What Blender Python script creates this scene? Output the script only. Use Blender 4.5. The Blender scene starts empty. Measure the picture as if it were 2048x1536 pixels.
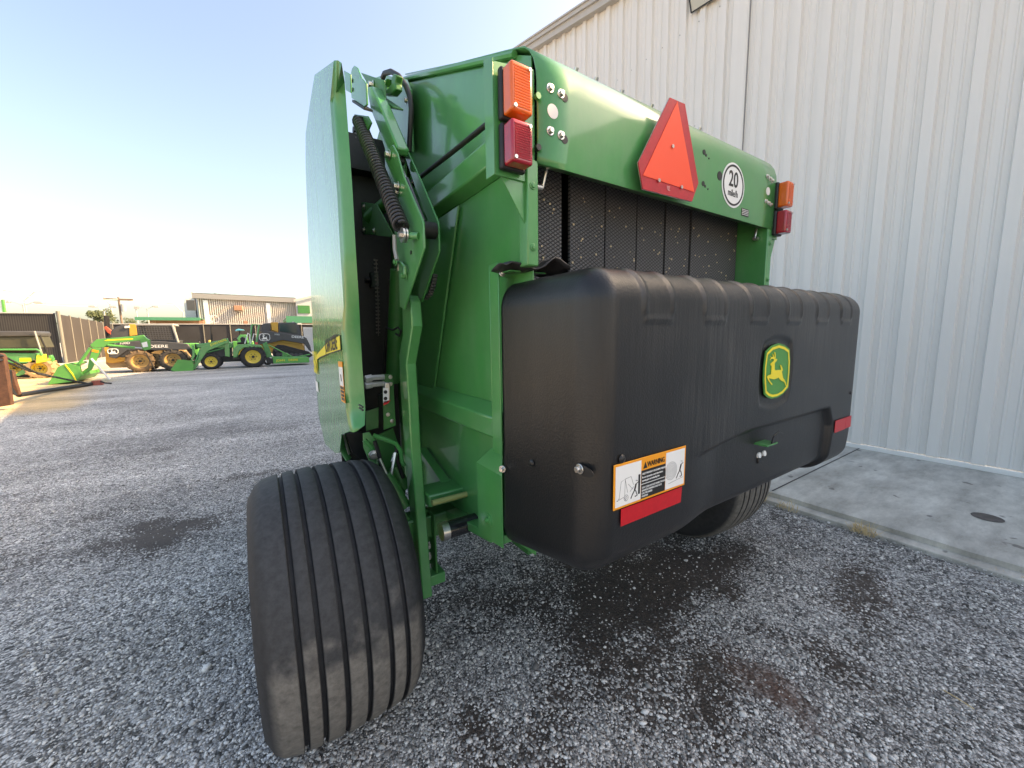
import bpy, bmesh, math, random
import numpy as np
from mathutils import Vector, Matrix, noise
random.seed(7)
PI = math.pi
# ------------------------------------------------------------------ camera, sky, sun, exposure
scene = bpy.context.scene
C = scene.collection
YAW, PITCH, ROLL, FPX, CAMH = -.5762, .1249, -.0154, 771.6, 1.6155
def cam_axes():
    cy, sy, cp, sp = math.cos(YAW), math.sin(YAW), math.cos(PITCH), math.sin(PITCH)
    fwd = Vector((-sy*cp, cy*cp, -sp)); right = Vector((cy, sy, 0)); up = right.cross(fwd)
    cr, sr = math.cos(ROLL), math.sin(ROLL)
    return right*cr + up*sr, up*cr - right*sr, fwd
AX_R, AX_U, AX_F = cam_axes()
cd = bpy.data.cameras.new('camera'); cam = bpy.data.objects.new('camera', cd); C.objects.link(cam)
cd.sensor_width = 36; cd.lens = FPX/2048*36; cd.clip_start = .05; cd.clip_end = 3000
m = Matrix((AX_R, AX_U, -AX_F)).transposed().to_4x4(); m.translation = (0, 0, CAMH)
cam.matrix_world = m; scene.camera = cam
SUN_EL, SUN_AZ = math.radians(38), math.radians(108)      # azimuth clockwise from +Y
world = bpy.data.worlds.new('World'); scene.world = world; world.use_nodes = True
nt = world.node_tree; nt.nodes.clear()
sky = nt.nodes.new('ShaderNodeTexSky'); sky.sky_type = 'NISHITA'; sky.sun_disc = False
sky.sun_elevation = SUN_EL; sky.sun_rotation = SUN_AZ; sky.dust_density = 3.2; sky.air_density = 1.0; sky.ozone_density = 1.3
bg = nt.nodes.new('ShaderNodeBackground'); bg.inputs['Strength'].default_value = .108
wo = nt.nodes.new('ShaderNodeOutputWorld')
nt.links.new(sky.outputs[0], bg.inputs[0]); nt.links.new(bg.outputs[0], wo.inputs[0])
sd = bpy.data.lights.new('sun', 'SUN'); sd.energy = 3.2; sd.angle = math.radians(.5); sd.color = (1, .74, .44)
sun = bpy.data.objects.new('sun', sd); C.objects.link(sun)
sdir = Vector((math.sin(SUN_AZ)*math.cos(SUN_EL), math.cos(SUN_AZ)*math.cos(SUN_EL), math.sin(SUN_EL)))
sun.rotation_euler = sdir.to_track_quat('Z', 'Y').to_euler(); sun.location = sdir*40
vs = scene.view_settings; vs.view_transform = 'Standard'; vs.look = 'None'; vs.gamma = 1; vs.exposure = 2.08
vs.use_white_balance = True; vs.white_balance_temperature = 7900; vs.white_balance_tint = 11

# ------------------------------------------------------------------ survey helper: a measured sight line met with a real plane
def P(u, v, x=None, y=None, z=None):
    d = AX_R*(u-1024) - AX_U*(v-768) + AX_F*FPX
    t = x/d.x if x is not None else (y/d.y if y is not None else (z-CAMH)/d.z)
    p = d*t; p.z += CAMH
    return p
def sst(a, b, t):
    t = min(1, max(0, (t-a)/(b-a))); return t*t*(3-2*t)
def ground_z(x, y):
    return .5*sst(4.5, 13.5, y)
# ------------------------------------------------------------------ materials
def mat(name, col, rough=.5, metal=0, coat=0, var=0, vscale=6, bump=0, bscale=60, spec=.5, dust=0, dustcol=(.45,.40,.32), trans=0, stretch=1):
    M = bpy.data.materials.new(name); M.use_nodes = True; t = M.node_tree; N = t.nodes; L = t.links
    b = N['Principled BSDF']; b.inputs['Base Color'].default_value = (*col, 1); b.inputs['Roughness'].default_value = rough
    b.inputs['Metallic'].default_value = metal; b.inputs['Coat Weight'].default_value = coat; b.inputs['Coat Roughness'].default_value = .08
    b.inputs['Specular IOR Level'].default_value = spec
    if trans: b.inputs['Transmission Weight'].default_value = trans
    tc = N.new('ShaderNodeTexCoord')
    geo = N.new('ShaderNodeNewGeometry')
    last = None
    if var or dust:
        n = N.new('ShaderNodeTexNoise'); n.inputs['Scale'].default_value = vscale; n.inputs['Detail'].default_value = 6; n.inputs['Roughness'].default_value = .65
        L.new(geo.outputs['Position'], n.inputs['Vector'])
        mr = N.new('ShaderNodeMapRange'); mr.inputs['From Min'].default_value = .3; mr.inputs['From Max'].default_value = .7
        mr.inputs['To Min'].default_value = 1-var; mr.inputs['To Max'].default_value = 1+var
        L.new(n.outputs['Fac'], mr.inputs['Value'])
        mx = N.new('ShaderNodeVectorMath'); mx.operation = 'SCALE'; mx.inputs[0].default_value = col
        L.new(mr.outputs[0], mx.inputs['Scale']); last = mx.outputs[0]
        if dust:
            n2 = N.new('ShaderNodeTexNoise'); n2.inputs['Scale'].default_value = vscale*2.3; n2.inputs['Detail'].default_value = 8; n2.inputs['Roughness'].default_value = .75
            mpd = N.new('ShaderNodeMapping'); mpd.inputs['Scale'].default_value = (1, 1, 1/stretch); L.new(geo.outputs['Position'], mpd.inputs['Vector']); L.new(mpd.outputs[0], n2.inputs['Vector'])
            m2 = N.new('ShaderNodeMapRange'); m2.inputs['From Min'].default_value = .42; m2.inputs['From Max'].default_value = .75
            m2.inputs['To Max'].default_value = dust; L.new(n2.outputs['Fac'], m2.inputs['Value'])
            mm = N.new('ShaderNodeMix'); mm.data_type = 'RGBA'; L.new(m2.outputs[0], mm.inputs[0]); L.new(last, mm.inputs[6]); mm.inputs[7].default_value = (*dustcol, 1)
            last = mm.outputs[2]
            ra = N.new('ShaderNodeMath'); ra.operation = 'MULTIPLY_ADD'; ra.inputs[1].default_value = .5; ra.inputs[2].default_value = rough
            L.new(m2.outputs[0], ra.inputs[0]); L.new(ra.outputs[0], b.inputs['Roughness'])
        L.new(last, b.inputs['Base Color'])
    if bump:
        n3 = N.new('ShaderNodeTexNoise'); n3.inputs['Scale'].default_value = bscale; n3.inputs['Detail'].default_value = 3
        L.new(geo.outputs['Position'], n3.inputs['Vector'])
        bp = N.new('ShaderNodeBump'); bp.inputs['Strength'].default_value = bump; bp.inputs['Distance'].default_value = .004
        L.new(n3.outputs['Fac'], bp.inputs['Height']); L.new(bp.outputs[0], b.inputs['Normal'])
    return M
GREEN = (.050, .265, .070)
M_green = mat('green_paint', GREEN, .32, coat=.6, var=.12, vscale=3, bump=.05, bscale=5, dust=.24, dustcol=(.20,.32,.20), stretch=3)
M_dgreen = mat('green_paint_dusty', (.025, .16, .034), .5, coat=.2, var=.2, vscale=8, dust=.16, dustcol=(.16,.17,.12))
M_shield = mat('shield_paint', (.055, .28, .075), .22, coat=.6, spec=.4, var=.10, vscale=6, bump=.03, bscale=3, dust=.26, dustcol=(.34,.40,.32), stretch=9)
M_black = mat('black_iron', (.012, .012, .013), .5, var=.3, vscale=30)
M_blackgloss = mat('black_gloss', (.012, .012, .014), .2, coat=.4)
M_steel = mat('zinc_steel', (.62, .61, .58), .32, metal=1, var=.15, vscale=60)
M_hose = mat('rubber_hose', (.014, .014, .015), .55, bump=.2, bscale=200)
M_spring = mat('spring_steel', (.05, .05, .055), .42, metal=.3)
M_amber = mat('amber_lens', (.75, .13, .012), .22, coat=.6)
M_redlens = mat('red_lens', (.38, .012, .03), .22, coat=.6)
M_orange = mat('fluorescent_orange', (1.0, .085, .03), .5)
M_redref = mat('red_reflective', (.50, .012, .022), .35, coat=.3, var=.12, vscale=40)
M_redtape = mat('red_tape', (.55, .010, .018), .35, var=.08, vscale=50)
M_white = mat('white_decal', (.82, .82, .80), .4)
M_ink = mat('black_ink', (.014, .013, .013), .5)
M_yellow = mat('yellow_decal', (.86, .70, .03), .4)
M_lgreen = mat('emblem_green', (.055, .27, .045), .4)
M_orangedec = mat('orange_decal', (.90, .34, .02), .4)
M_rust = mat('rusty_iron', (.075, .034, .022), .8, var=.4, vscale=9, bump=.4, bscale=40, dust=.3, dustcol=(.24,.12,.07))
M_yel = mat('machine_yellow', (.58, .32, .04), .4, coat=.2, var=.12, vscale=3, dust=.25, dustcol=(.40,.28,.14))
M_muddy = mat('muddy_tan', (.34, .24, .13), .85, var=.25, vscale=6)
M_rimy = mat('rim_yellow', (.62, .47, .06), .4, coat=.2, var=.08, vscale=6)
M_gun = mat('charcoal_panel', (.06, .062, .066), .45, var=.15, vscale=4)
M_tirefar = mat('tyre_rubber_far', (.025, .025, .026), .75, var=.3, vscale=12)
M_glass = mat('cab_glass', (.03, .05, .055), .08, coat=.6)
M_bgreen = mat('bright_green_paint', (.085, .33, .07), .45, coat=.2, var=.12, vscale=3)
M_postd = mat('dull_post', (.17, .165, .14), .6)
M_pole = mat('galvanised', (.42, .42, .40), .5, metal=.4)
M_wood = mat('weathered_wood', (.17, .12, .085), .85, var=.25, vscale=5)
M_lwhite = mat('white_plastic', (.75, .75, .73), .4)
M_blue = mat('blue_canopy', (.10, .45, .62), .4)

def mat_cover():
    M = bpy.data.materials.new('moulded_black_plastic'); M.use_nodes = True; t = M.node_tree; N = t.nodes; L = t.links; b = N['Principled BSDF']
    g = N.new('ShaderNodeNewGeometry')
    mp = N.new('ShaderNodeMapping'); mp.inputs['Scale'].default_value = (105, 22, 3.0); L.new(g.outputs['Position'], mp.inputs['Vector'])
    n = N.new('ShaderNodeTexNoise'); n.inputs['Scale'].default_value = 1; n.inputs['Detail'].default_value = 5; n.inputs['Roughness'].default_value = .6
    L.new(mp.outputs[0], n.inputs['Vector'])
    n2 = N.new('ShaderNodeTexNoise'); n2.inputs['Scale'].default_value = 2.6; n2.inputs['Detail'].default_value = 4; L.new(g.outputs['Position'], n2.inputs['Vector'])
    sz = N.new('ShaderNodeSeparateXYZ'); L.new(g.outputs['Position'], sz.inputs[0])
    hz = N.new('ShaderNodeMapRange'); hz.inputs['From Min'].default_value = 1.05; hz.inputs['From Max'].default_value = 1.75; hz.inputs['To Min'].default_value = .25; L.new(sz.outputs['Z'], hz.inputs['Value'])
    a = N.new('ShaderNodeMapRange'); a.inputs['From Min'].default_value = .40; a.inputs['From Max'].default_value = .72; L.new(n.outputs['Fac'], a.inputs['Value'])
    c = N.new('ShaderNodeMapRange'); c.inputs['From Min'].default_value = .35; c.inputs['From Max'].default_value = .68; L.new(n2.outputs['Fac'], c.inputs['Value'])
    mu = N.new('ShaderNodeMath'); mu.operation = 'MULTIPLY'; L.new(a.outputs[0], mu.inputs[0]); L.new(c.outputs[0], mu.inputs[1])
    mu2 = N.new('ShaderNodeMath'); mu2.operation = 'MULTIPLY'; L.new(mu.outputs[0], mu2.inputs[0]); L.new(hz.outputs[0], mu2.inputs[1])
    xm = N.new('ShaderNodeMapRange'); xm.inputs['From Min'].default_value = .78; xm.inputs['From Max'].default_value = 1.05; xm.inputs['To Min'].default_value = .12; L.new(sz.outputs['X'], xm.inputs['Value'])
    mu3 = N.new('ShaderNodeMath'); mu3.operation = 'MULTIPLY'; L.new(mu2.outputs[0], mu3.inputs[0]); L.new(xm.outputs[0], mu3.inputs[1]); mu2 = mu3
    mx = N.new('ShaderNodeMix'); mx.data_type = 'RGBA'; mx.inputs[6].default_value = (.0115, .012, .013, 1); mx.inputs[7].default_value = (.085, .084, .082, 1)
    L.new(mu2.outputs[0], mx.inputs[0]); L.new(mx.outputs[2], b.inputs['Base Color'])
    b.inputs['Roughness'].default_value = .37
    n3 = N.new('ShaderNodeTexNoise'); n3.inputs['Scale'].default_value = 170; n3.inputs['Detail'].default_value = 4; L.new(g.outputs['Position'], n3.inputs['Vector'])
    bp = N.new('ShaderNodeBump'); bp.inputs['Strength'].default_value = .38; bp.inputs['Distance'].default_value = .0025
    L.new(n3.outputs['Fac'], bp.inputs['Height']); L.new(bp.outputs[0], b.inputs['Normal'])
    return M
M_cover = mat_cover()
def mat_belt():
    M = bpy.data.materials.new('diamond_belt_rubber'); M.use_nodes = True; t = M.node_tree; N = t.nodes; L = t.links; b = N['Principled BSDF']
    g = N.new('ShaderNodeNewGeometry'); s = N.new('ShaderNodeSeparateXYZ'); L.new(g.outputs['Position'], s.inputs[0])
    def wave(sx, sz):
        a = N.new('ShaderNodeMath'); a.operation = 'MULTIPLY'; a.inputs[1].default_value = sx; L.new(s.outputs['X'], a.inputs[0])
        c = N.new('ShaderNodeMath'); c.operation = 'MULTIPLY_ADD'; c.inputs[1].default_value = sz; L.new(s.outputs['Z'], c.inputs[0]); L.new(a.outputs[0], c.inputs[2])
        d = N.new('ShaderNodeMath'); d.operation = 'SINE'; L.new(c.outputs[0], d.inputs[0]); e = N.new('ShaderNodeMath'); e.operation = 'ABSOLUTE'; L.new(d.outputs[0], e.inputs[0]); return e.outputs[0]
    mi = N.new('ShaderNodeMath'); mi.operation = 'MINIMUM'; L.new(wave(125, 210), mi.inputs[0]); L.new(wave(-125, 210), mi.inputs[1])
    r = N.new('ShaderNodeMapRange'); r.inputs['From Min'].default_value = .12; r.inputs['From Max'].default_value = .5; L.new(mi.outputs[0], r.inputs['Value'])
    mx = N.new('ShaderNodeMix'); mx.data_type = 'RGBA'; mx.inputs[6].default_value = (.012, .012, .013, 1); mx.inputs[7].default_value = (.13, .13, .132, 1)
    L.new(r.outputs[0], mx.inputs[0]); L.new(mx.outputs[2], b.inputs['Base Color']); b.inputs['Roughness'].default_value = .55
    bp = N.new('ShaderNodeBump'); bp.inputs['Strength'].default_value = .9; bp.inputs['Distance'].default_value = .004
    L.new(r.outputs[0], bp.inputs['Height']); L.new(bp.outputs[0], b.inputs['Normal'])
    return M
M_belt = mat_belt()
def mat_tyre():
    M = bpy.data.materials.new('worn_tyre_rubber'); M.use_nodes = True; t = M.node_tree; N = t.nodes; L = t.links; b = N['Principled BSDF']
    g = N.new('ShaderNodeNewGeometry'); s = N.new('ShaderNodeSeparateXYZ'); L.new(g.outputs['Position'], s.inputs[0])
    n = N.new('ShaderNodeTexNoise'); n.inputs['Scale'].default_value = 9; n.inputs['Detail'].default_value = 6; L.new(g.outputs['Position'], n.inputs['Vector'])
    ad = N.new('ShaderNodeMath'); ad.operation = 'MULTIPLY_ADD'; ad.inputs[1].default_value = .55; L.new(n.outputs['Fac'], ad.inputs[0]); L.new(s.outputs['Z'], ad.inputs[2])
    r = N.new('ShaderNodeMapRange'); r.inputs['From Min'].default_value = .95; r.inputs['From Max'].default_value = .82; L.new(ad.outputs[0], r.inputs['Value'])
    n2 = N.new('ShaderNodeTexNoise'); n2.inputs['Scale'].default_value = 38; n2.inputs['Detail'].default_value = 8; n2.inputs['Roughness'].default_value = .7; L.new(g.outputs['Position'], n2.inputs['Vector'])
    r2 = N.new('ShaderNodeMapRange'); r2.inputs['From Min'].default_value = .3; r2.inputs['From Max'].default_value = .72; r2.inputs['To Min'].default_value = .55; r2.inputs['To Max'].default_value = 1.35; L.new(n2.outputs['Fac'], r2.inputs['Value'])
    mx = N.new('ShaderNodeMix'); mx.data_type = 'RGBA'; mx.inputs[6].default_value = (.042, .042, .043, 1); mx.inputs[7].default_value = (.165, .150, .130, 1); L.new(r.outputs[0], mx.inputs[0])
    # grooves and sidewall stay darker: radius attribute
    at = N.new('ShaderNodeAttribute'); at.attribute_name = 'tread'
    mg = N.new('ShaderNodeMix'); mg.data_type = 'RGBA'; mg.inputs[6].default_value = (.022, .022, .024, 1); L.new(at.outputs['Fac'], mg.inputs[0]); L.new(mx.outputs[2], mg.inputs[7])
    sc = N.new('ShaderNodeVectorMath'); sc.operation = 'SCALE'; L.new(mg.outputs[2], sc.inputs[0]); L.new(r2.outputs[0], sc.inputs['Scale'])
    L.new(sc.outputs[0], b.inputs['Base Color']); b.inputs['Roughness'].default_value = .72
    bp = N.new('ShaderNodeBump'); bp.inputs['Strength'].default_value = .35; bp.inputs['Distance'].default_value = .003; L.new(n2.outputs['Fac'], bp.inputs['Height']); L.new(bp.outputs[0], b.inputs['Normal'])
    return M
M_tyre = mat_tyre()
def mat_wall(name, col, amt=.5):
    M = bpy.data.materials.new(name); M.use_nodes = True; t = M.node_tree; N = t.nodes; L = t.links; b = N['Principled BSDF']
    g = N.new('ShaderNodeNewGeometry'); mp = N.new('ShaderNodeMapping'); mp.inputs['Scale'].default_value = (9, 9, .35); L.new(g.outputs['Position'], mp.inputs['Vector'])
    n = N.new('ShaderNodeTexNoise'); n.inputs['Scale'].default_value = 1; n.inputs['Detail'].default_value = 7; n.inputs['Roughness'].default_value = .7; L.new(mp.outputs[0], n.inputs['Vector'])
    r = N.new('ShaderNodeMapRange'); r.inputs['From Min'].default_value = .35; r.inputs['From Max'].default_value = .75; r.inputs['To Max'].default_value = amt; L.new(n.outputs['Fac'], r.inputs['Value'])
    mx = N.new('ShaderNodeMix'); mx.data_type = 'RGBA'; mx.inputs[6].default_value = (*col, 1); mx.inputs[7].default_value = (col[0]*.72, col[1]*.70, col[2]*.66, 1)
    L.new(r.outputs[0], mx.inputs[0]); L.new(mx.outputs[2], b.inputs['Base Color']); b.inputs['Roughness'].default_value = .42
    return M
M_wall = mat_wall('painted_steel_siding', (.74, .722, .69), .2)
M_trim = mat_wall('steel_trim', (.47, .45, .42), .3)
M_fardark = mat('grey_shade_trim', (.25, .25, .25), .6)
def mat_concrete():
    M = bpy.data.materials.new('concrete'); M.use_nodes = True; t = M.node_tree; N = t.nodes; L = t.links; b = N['Principled BSDF']
    g = N.new('ShaderNodeNewGeometry')
    mp = N.new('ShaderNodeMapping'); mp.inputs['Scale'].default_value = (1.6, 4, 2); L.new(g.outputs['Position'], mp.inputs['Vector'])
    n = N.new('ShaderNodeTexNoise'); n.inputs['Scale'].default_value = 1.1; n.inputs['Detail'].default_value = 10; n.inputs['Roughness'].default_value = .72; L.new(mp.outputs[0], n.inputs['Vector'])
    cr = N.new('ShaderNodeValToRGB'); e = cr.color_ramp.elements; e[0].position = .3; e[0].color = (.30, .28, .245, 1); e[1].position = .72; e[1].color = (.70, .67, .60, 1)
    k = e.new(.5); k.color = (.48, .455, .405, 1); L.new(n.outputs['Fac'], cr.inputs[0])
    v = N.new('ShaderNodeTexNoise'); v.inputs['Scale'].default_value = 7; v.inputs['Detail'].default_value = 2; L.new(g.outputs['Position'], v.inputs['Vector'])
    r = N.new('ShaderNodeMapRange'); r.inputs['From Min'].default_value = .70; r.inputs['From Max'].default_value = .74; r.inputs['To Max'].default_value = .6; L.new(v.outputs['Fac'], r.inputs['Value'])
    mx = N.new('ShaderNodeMix'); mx.data_type = 'RGBA'; mx.inputs[7].default_value = (.07, .06, .055, 1); L.new(r.outputs[0], mx.inputs[0]); L.new(cr.outputs[0], mx.inputs[6])
    L.new(mx.outputs[2], b.inputs['Base Color']); b.inputs['Roughness'].default_value = .8
    n2 = N.new('ShaderNodeTexNoise'); n2.inputs['Scale'].default_value = 90; n2.inputs['Detail'].default_value = 5; L.new(g.outputs['Position'], n2.inputs['Vector'])
    bp = N.new('ShaderNodeBump'); bp.inputs['Strength'].default_value = .35; bp.inputs['Distance'].default_value = .004; L.new(n2.outputs['Fac'], bp.inputs['Height']); L.new(bp.outputs[0], b.inputs['Normal'])
    return M
M_conc = mat_concrete()
def mat_gravel():
    M = bpy.data.materials.new('gravel_ground'); M.use_nodes = True; t = M.node_tree; N = t.nodes; L = t.links; b = N['Principled BSDF']
    g = N.new('ShaderNodeNewGeometry')
    dn = N.new('ShaderNodeTexNoise'); dn.inputs['Scale'].default_value = 40; dn.inputs['Detail'].default_value = 2; L.new(g.outputs['Position'], dn.inputs['Vector'])
    wv = N.new('ShaderNodeMix'); wv.data_type = 'VECTOR'; wv.inputs[0].default_value = .012; L.new(g.outputs['Position'], wv.inputs[4]); L.new(dn.outputs['Color'], wv.inputs[5])
    def vor(scale):
        v = N.new('ShaderNodeTexVoronoi'); v.inputs['Scale'].default_value = scale; L.new(wv.outputs[1], v.inputs['Vector']); return v
    va, vb = vor(88), vor(38)
    def ramp(src, pts):
        cr = N.new('ShaderNodeValToRGB'); e = cr.color_ramp.elements
        e[0].position, e[0].color = pts[0][0], (*pts[0][1], 1); e[1].position, e[1].color = pts[-1][0], (*pts[-1][1], 1)
        for p, c in pts[1:-1]: k = e.new(p); k.color = (*c, 1)
        L.new(src, cr.inputs[0]); return cr.outputs[0]
    pts = [(0, (.07,.067,.063)), (.25, (.225,.218,.208)), (.55, (.45,.437,.418)), (.85, (.67,.65,.62)), (1, (.88,.85,.80))]
    sa = N.new('ShaderNodeSeparateColor'); L.new(va.outputs['Color'], sa.inputs[0]); ca = ramp(sa.outputs[0], pts)
    sb = N.new('ShaderNodeSeparateColor'); L.new(vb.outputs['Color'], sb.inputs[0]); cb = ramp(sb.outputs[0], pts)
    big = N.new('ShaderNodeMath'); big.operation = 'GREATER_THAN'; big.inputs[1].default_value = .72; L.new(sb.outputs[1], big.inputs[0])
    mx = N.new('ShaderNodeMix'); mx.data_type = 'RGBA'; L.new(big.outputs[0], mx.inputs[0]); L.new(ca, mx.inputs[6]); L.new(cb, mx.inputs[7])
    # stone colour scaled down towards each cell's edge
    da = N.new('ShaderNodeMapRange'); da.inputs['From Min'].default_value = .35; da.inputs['From Max'].default_value = .75; da.inputs['To Min'].default_value = 1; da.inputs['To Max'].default_value = .35; L.new(va.outputs['Distance'], da.inputs['Value'])
    s1 = N.new('ShaderNodeVectorMath'); s1.operation = 'SCALE'; L.new(mx.outputs[2], s1.inputs[0]); L.new(da.outputs[0], s1.inputs['Scale'])
    # tonal patches of the yard (attribute) and stretched wheel tracks
    at = N.new('ShaderNodeAttribute'); at.attribute_name = 'dirt'
    so = N.new('ShaderNodeTexNoise'); so.inputs['Scale'].default_value = 25; so.inputs['Detail'].default_value = 8; so.inputs['Roughness'].default_value = .8; L.new(g.outputs['Position'], so.inputs['Vector'])
    soil = ramp(so.outputs['Fac'], [(.3, (.026,.021,.018)), (.7, (.085,.066,.053))])
    th = N.new('ShaderNodeMath'); th.operation = 'ADD'; L.new(at.outputs['Fac'], th.inputs[0]); 
    sc = N.new('ShaderNodeMath'); sc.operation = 'MULTIPLY_ADD'; sc.inputs[1].default_value = .5; sc.inputs[2].default_value = -.25; L.new(sa.outputs[2], sc.inputs[0]); L.new(sc.outputs[0], th.inputs[1])
    tr = N.new('ShaderNodeMapRange'); tr.inputs['From Min'].default_value = .42; tr.inputs['From Max'].default_value = .58; L.new(th.outputs[0], tr.inputs['Value'])
    m2 = N.new('ShaderNodeMix'); m2.data_type = 'RGBA'; L.new(tr.outputs[0], m2.inputs[0]); L.new(s1.outputs[0], m2.inputs[6]); L.new(soil, m2.inputs[7])
    gr = N.new('ShaderNodeAttribute'); gr.attribute_name = 'brown'
    m3 = N.new('ShaderNodeMix'); m3.data_type = 'RGBA'; L.new(gr.outputs['Fac'], m3.inputs[0]); L.new(m2.outputs[2], m3.inputs[6]); m3.inputs[7].default_value = (.12, .064, .045, 1)
    sn = N.new('ShaderNodeTexNoise'); sn.inputs['Scale'].default_value = .5; sn.inputs['Detail'].default_value = 7; sn.inputs['Roughness'].default_value = .7
    mp = N.new('ShaderNodeMapping'); mp.inputs['Scale'].default_value = (.7, 2.2, 1); L.new(g.outputs['Position'], mp.inputs['Vector']); L.new(mp.outputs[0], sn.inputs['Vector'])
    sm = N.new('ShaderNodeMapRange'); sm.inputs['From Min'].default_value = .3; sm.inputs['From Max'].default_value = .7; sm.inputs['To Min'].default_value = .62; sm.inputs['To Max'].default_value = 1.5; L.new(sn.outputs['Fac'], sm.inputs['Value'])
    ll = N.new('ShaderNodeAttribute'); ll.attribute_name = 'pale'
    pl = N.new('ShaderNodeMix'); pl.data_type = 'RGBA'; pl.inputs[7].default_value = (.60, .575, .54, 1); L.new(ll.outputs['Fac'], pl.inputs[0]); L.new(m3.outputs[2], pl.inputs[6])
    sa_ = N.new('ShaderNodeAttribute'); sa_.attribute_name = 'tan_tint'; sf = N.new('ShaderNodeMath'); sf.operation = 'MULTIPLY'; sf.inputs[1].default_value = .8; L.new(sa_.outputs['Fac'], sf.inputs[0])
    sd_ = N.new('ShaderNodeMix'); sd_.data_type = 'RGBA'; sd_.inputs[7].default_value = (.60, .42, .20, 1); L.new(sf.outputs[0], sd_.inputs[0]); L.new(pl.outputs[2], sd_.inputs[6]); pl = sd_  # tan tint over a patch of the left yard
    s2 = N.new('ShaderNodeVectorMath'); s2.operation = 'SCALE'; L.new(pl.outputs[2], s2.inputs[0]); L.new(sm.outputs[0], s2.inputs['Scale'])
    L.new(s2.outputs[0], b.inputs['Base Color']); b.inputs['Roughness'].default_value = .8
    hh = N.new('ShaderNodeMath'); hh.operation = 'MULTIPLY_ADD'; hh.inputs[1].default_value = -1; hh.inputs[2].default_value = 1; L.new(va.outputs['Distance'], hh.inputs[0])
    bp = N.new('ShaderNodeBump'); bp.inputs['Strength'].default_value = .9; bp.inputs['Distance'].default_value = .010; L.new(hh.outputs[0], bp.inputs['Height']); L.new(bp.outputs[0], b.inputs['Normal'])
    return M
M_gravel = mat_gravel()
def mat_stone():
    M = bpy.data.materials.new('loose_stone'); M.use_nodes = True; t = M.node_tree; N = t.nodes; L = t.links; b = N['Principled BSDF']
    g = N.new('ShaderNodeNewGeometry'); cr = N.new('ShaderNodeValToRGB'); e = cr.color_ramp.elements
    for i, (p, c) in enumerate([(0, (.06,.058,.055)), (.25, (.195,.188,.18)), (.52, (.385,.374,.36)), (.80, (.61,.59,.565)), (.94, (.76,.70,.60)), (1, (.88,.85,.80))]):
        k = e[0] if i == 0 else (e[1] if i == 5 else e.new(p)); k.position = p; k.color = (*c, 1)
    L.new(g.outputs['Random Per Island'], cr.inputs[0])
    n = N.new('ShaderNodeTexNoise'); n.inputs['Scale'].default_value = 200; n.inputs['Detail'].default_value = 3; L.new(g.outputs['Position'], n.inputs['Vector'])
    r = N.new('ShaderNodeMapRange'); r.inputs['To Min'].default_value = .6; r.inputs['To Max'].default_value = 1.3; L.new(n.outputs['Fac'], r.inputs['Value'])
    s = N.new('ShaderNodeVectorMath'); s.operation = 'SCALE'; L.new(cr.outputs[0], s.inputs[0]); L.new(r.outputs[0], s.inputs['Scale']); L.new(s.outputs[0], b.inputs['Base Color'])
    b.inputs['Roughness'].default_value = .7
    return M
M_stone = mat_stone()
def mat_stripes(name, c1, c2, sx, axis='X', rough=.7):
    M = bpy.data.materials.new(name); M.use_nodes = True; t = M.node_tree; N = t.nodes; L = t.links; b = N['Principled BSDF']
    g = N.new('ShaderNodeNewGeometry'); s = N.new('ShaderNodeSeparateXYZ'); L.new(g.outputs['Position'], s.inputs[0])
    a = N.new('ShaderNodeMath'); a.operation = 'MULTIPLY'; a.inputs[1].default_value = sx; L.new(s.outputs[axis], a.inputs[0])
    d = N.new('ShaderNodeMath'); d.operation = 'SINE'; L.new(a.outputs[0], d.inputs[0])
    n = N.new('ShaderNodeTexNoise'); n.inputs['Scale'].default_value = .8; n.inputs['Detail'].default_value = 6; L.new(g.outputs['Position'], n.inputs['Vector'])
    q = N.new('ShaderNodeMath'); q.operation = 'MULTIPLY_ADD'; q.inputs[1].default_value = 2.2; q.inputs[2].default_value = -1.1; L.new(n.outputs['Fac'], q.inputs[0])
    ad = N.new('ShaderNodeMath'); ad.operation = 'ADD'; L.new(d.outputs[0], ad.inputs[0]); L.new(q.outputs[0], ad.inputs[1])
    r = N.new('ShaderNodeMapRange'); r.inputs['From Min'].default_value = -.6; r.inputs['From Max'].default_value = .9; L.new(ad.outputs[0], r.inputs['Value'])
    mx = N.new('ShaderNodeMix'); mx.data_type = 'RGBA'; mx.inputs[6].default_value = (*c1, 1); mx.inputs[7].default_value = (*c2, 1); L.new(r.outputs[0], mx.inputs[0])
    L.new(mx.outputs[2], b.inputs['Base Color']); b.inputs['Roughness'].default_value = rough
    return M
M_slat = mat_stripes('fence_slats_dark', (.012,.012,.013), (.040,.038,.036), 75, 'X')
M_slatb = mat_stripes('fence_slats_brown', (.030,.025,.022), (.050,.042,.037), 40, 'Y')
M_leaf = mat('foliage', (.060, .082, .034), .7, var=.35, vscale=1.5)
M_bark = mat('bark', (.10, .075, .055), .9)
M_straw = mat('dry_grass', (.60, .46, .25), .8)
M_fargreen = mat('green_fascia', (.05, .22, .12), .5)
M_brick = mat('tan_masonry', (.34, .19, .12), .8, var=.2, vscale=2)
M_flap = mat('rubber_flap', (.022, .022, .024), .42, bump=.4, bscale=40)
M_chaff = mat('chaff', (.62, .50, .33), .8)

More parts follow.
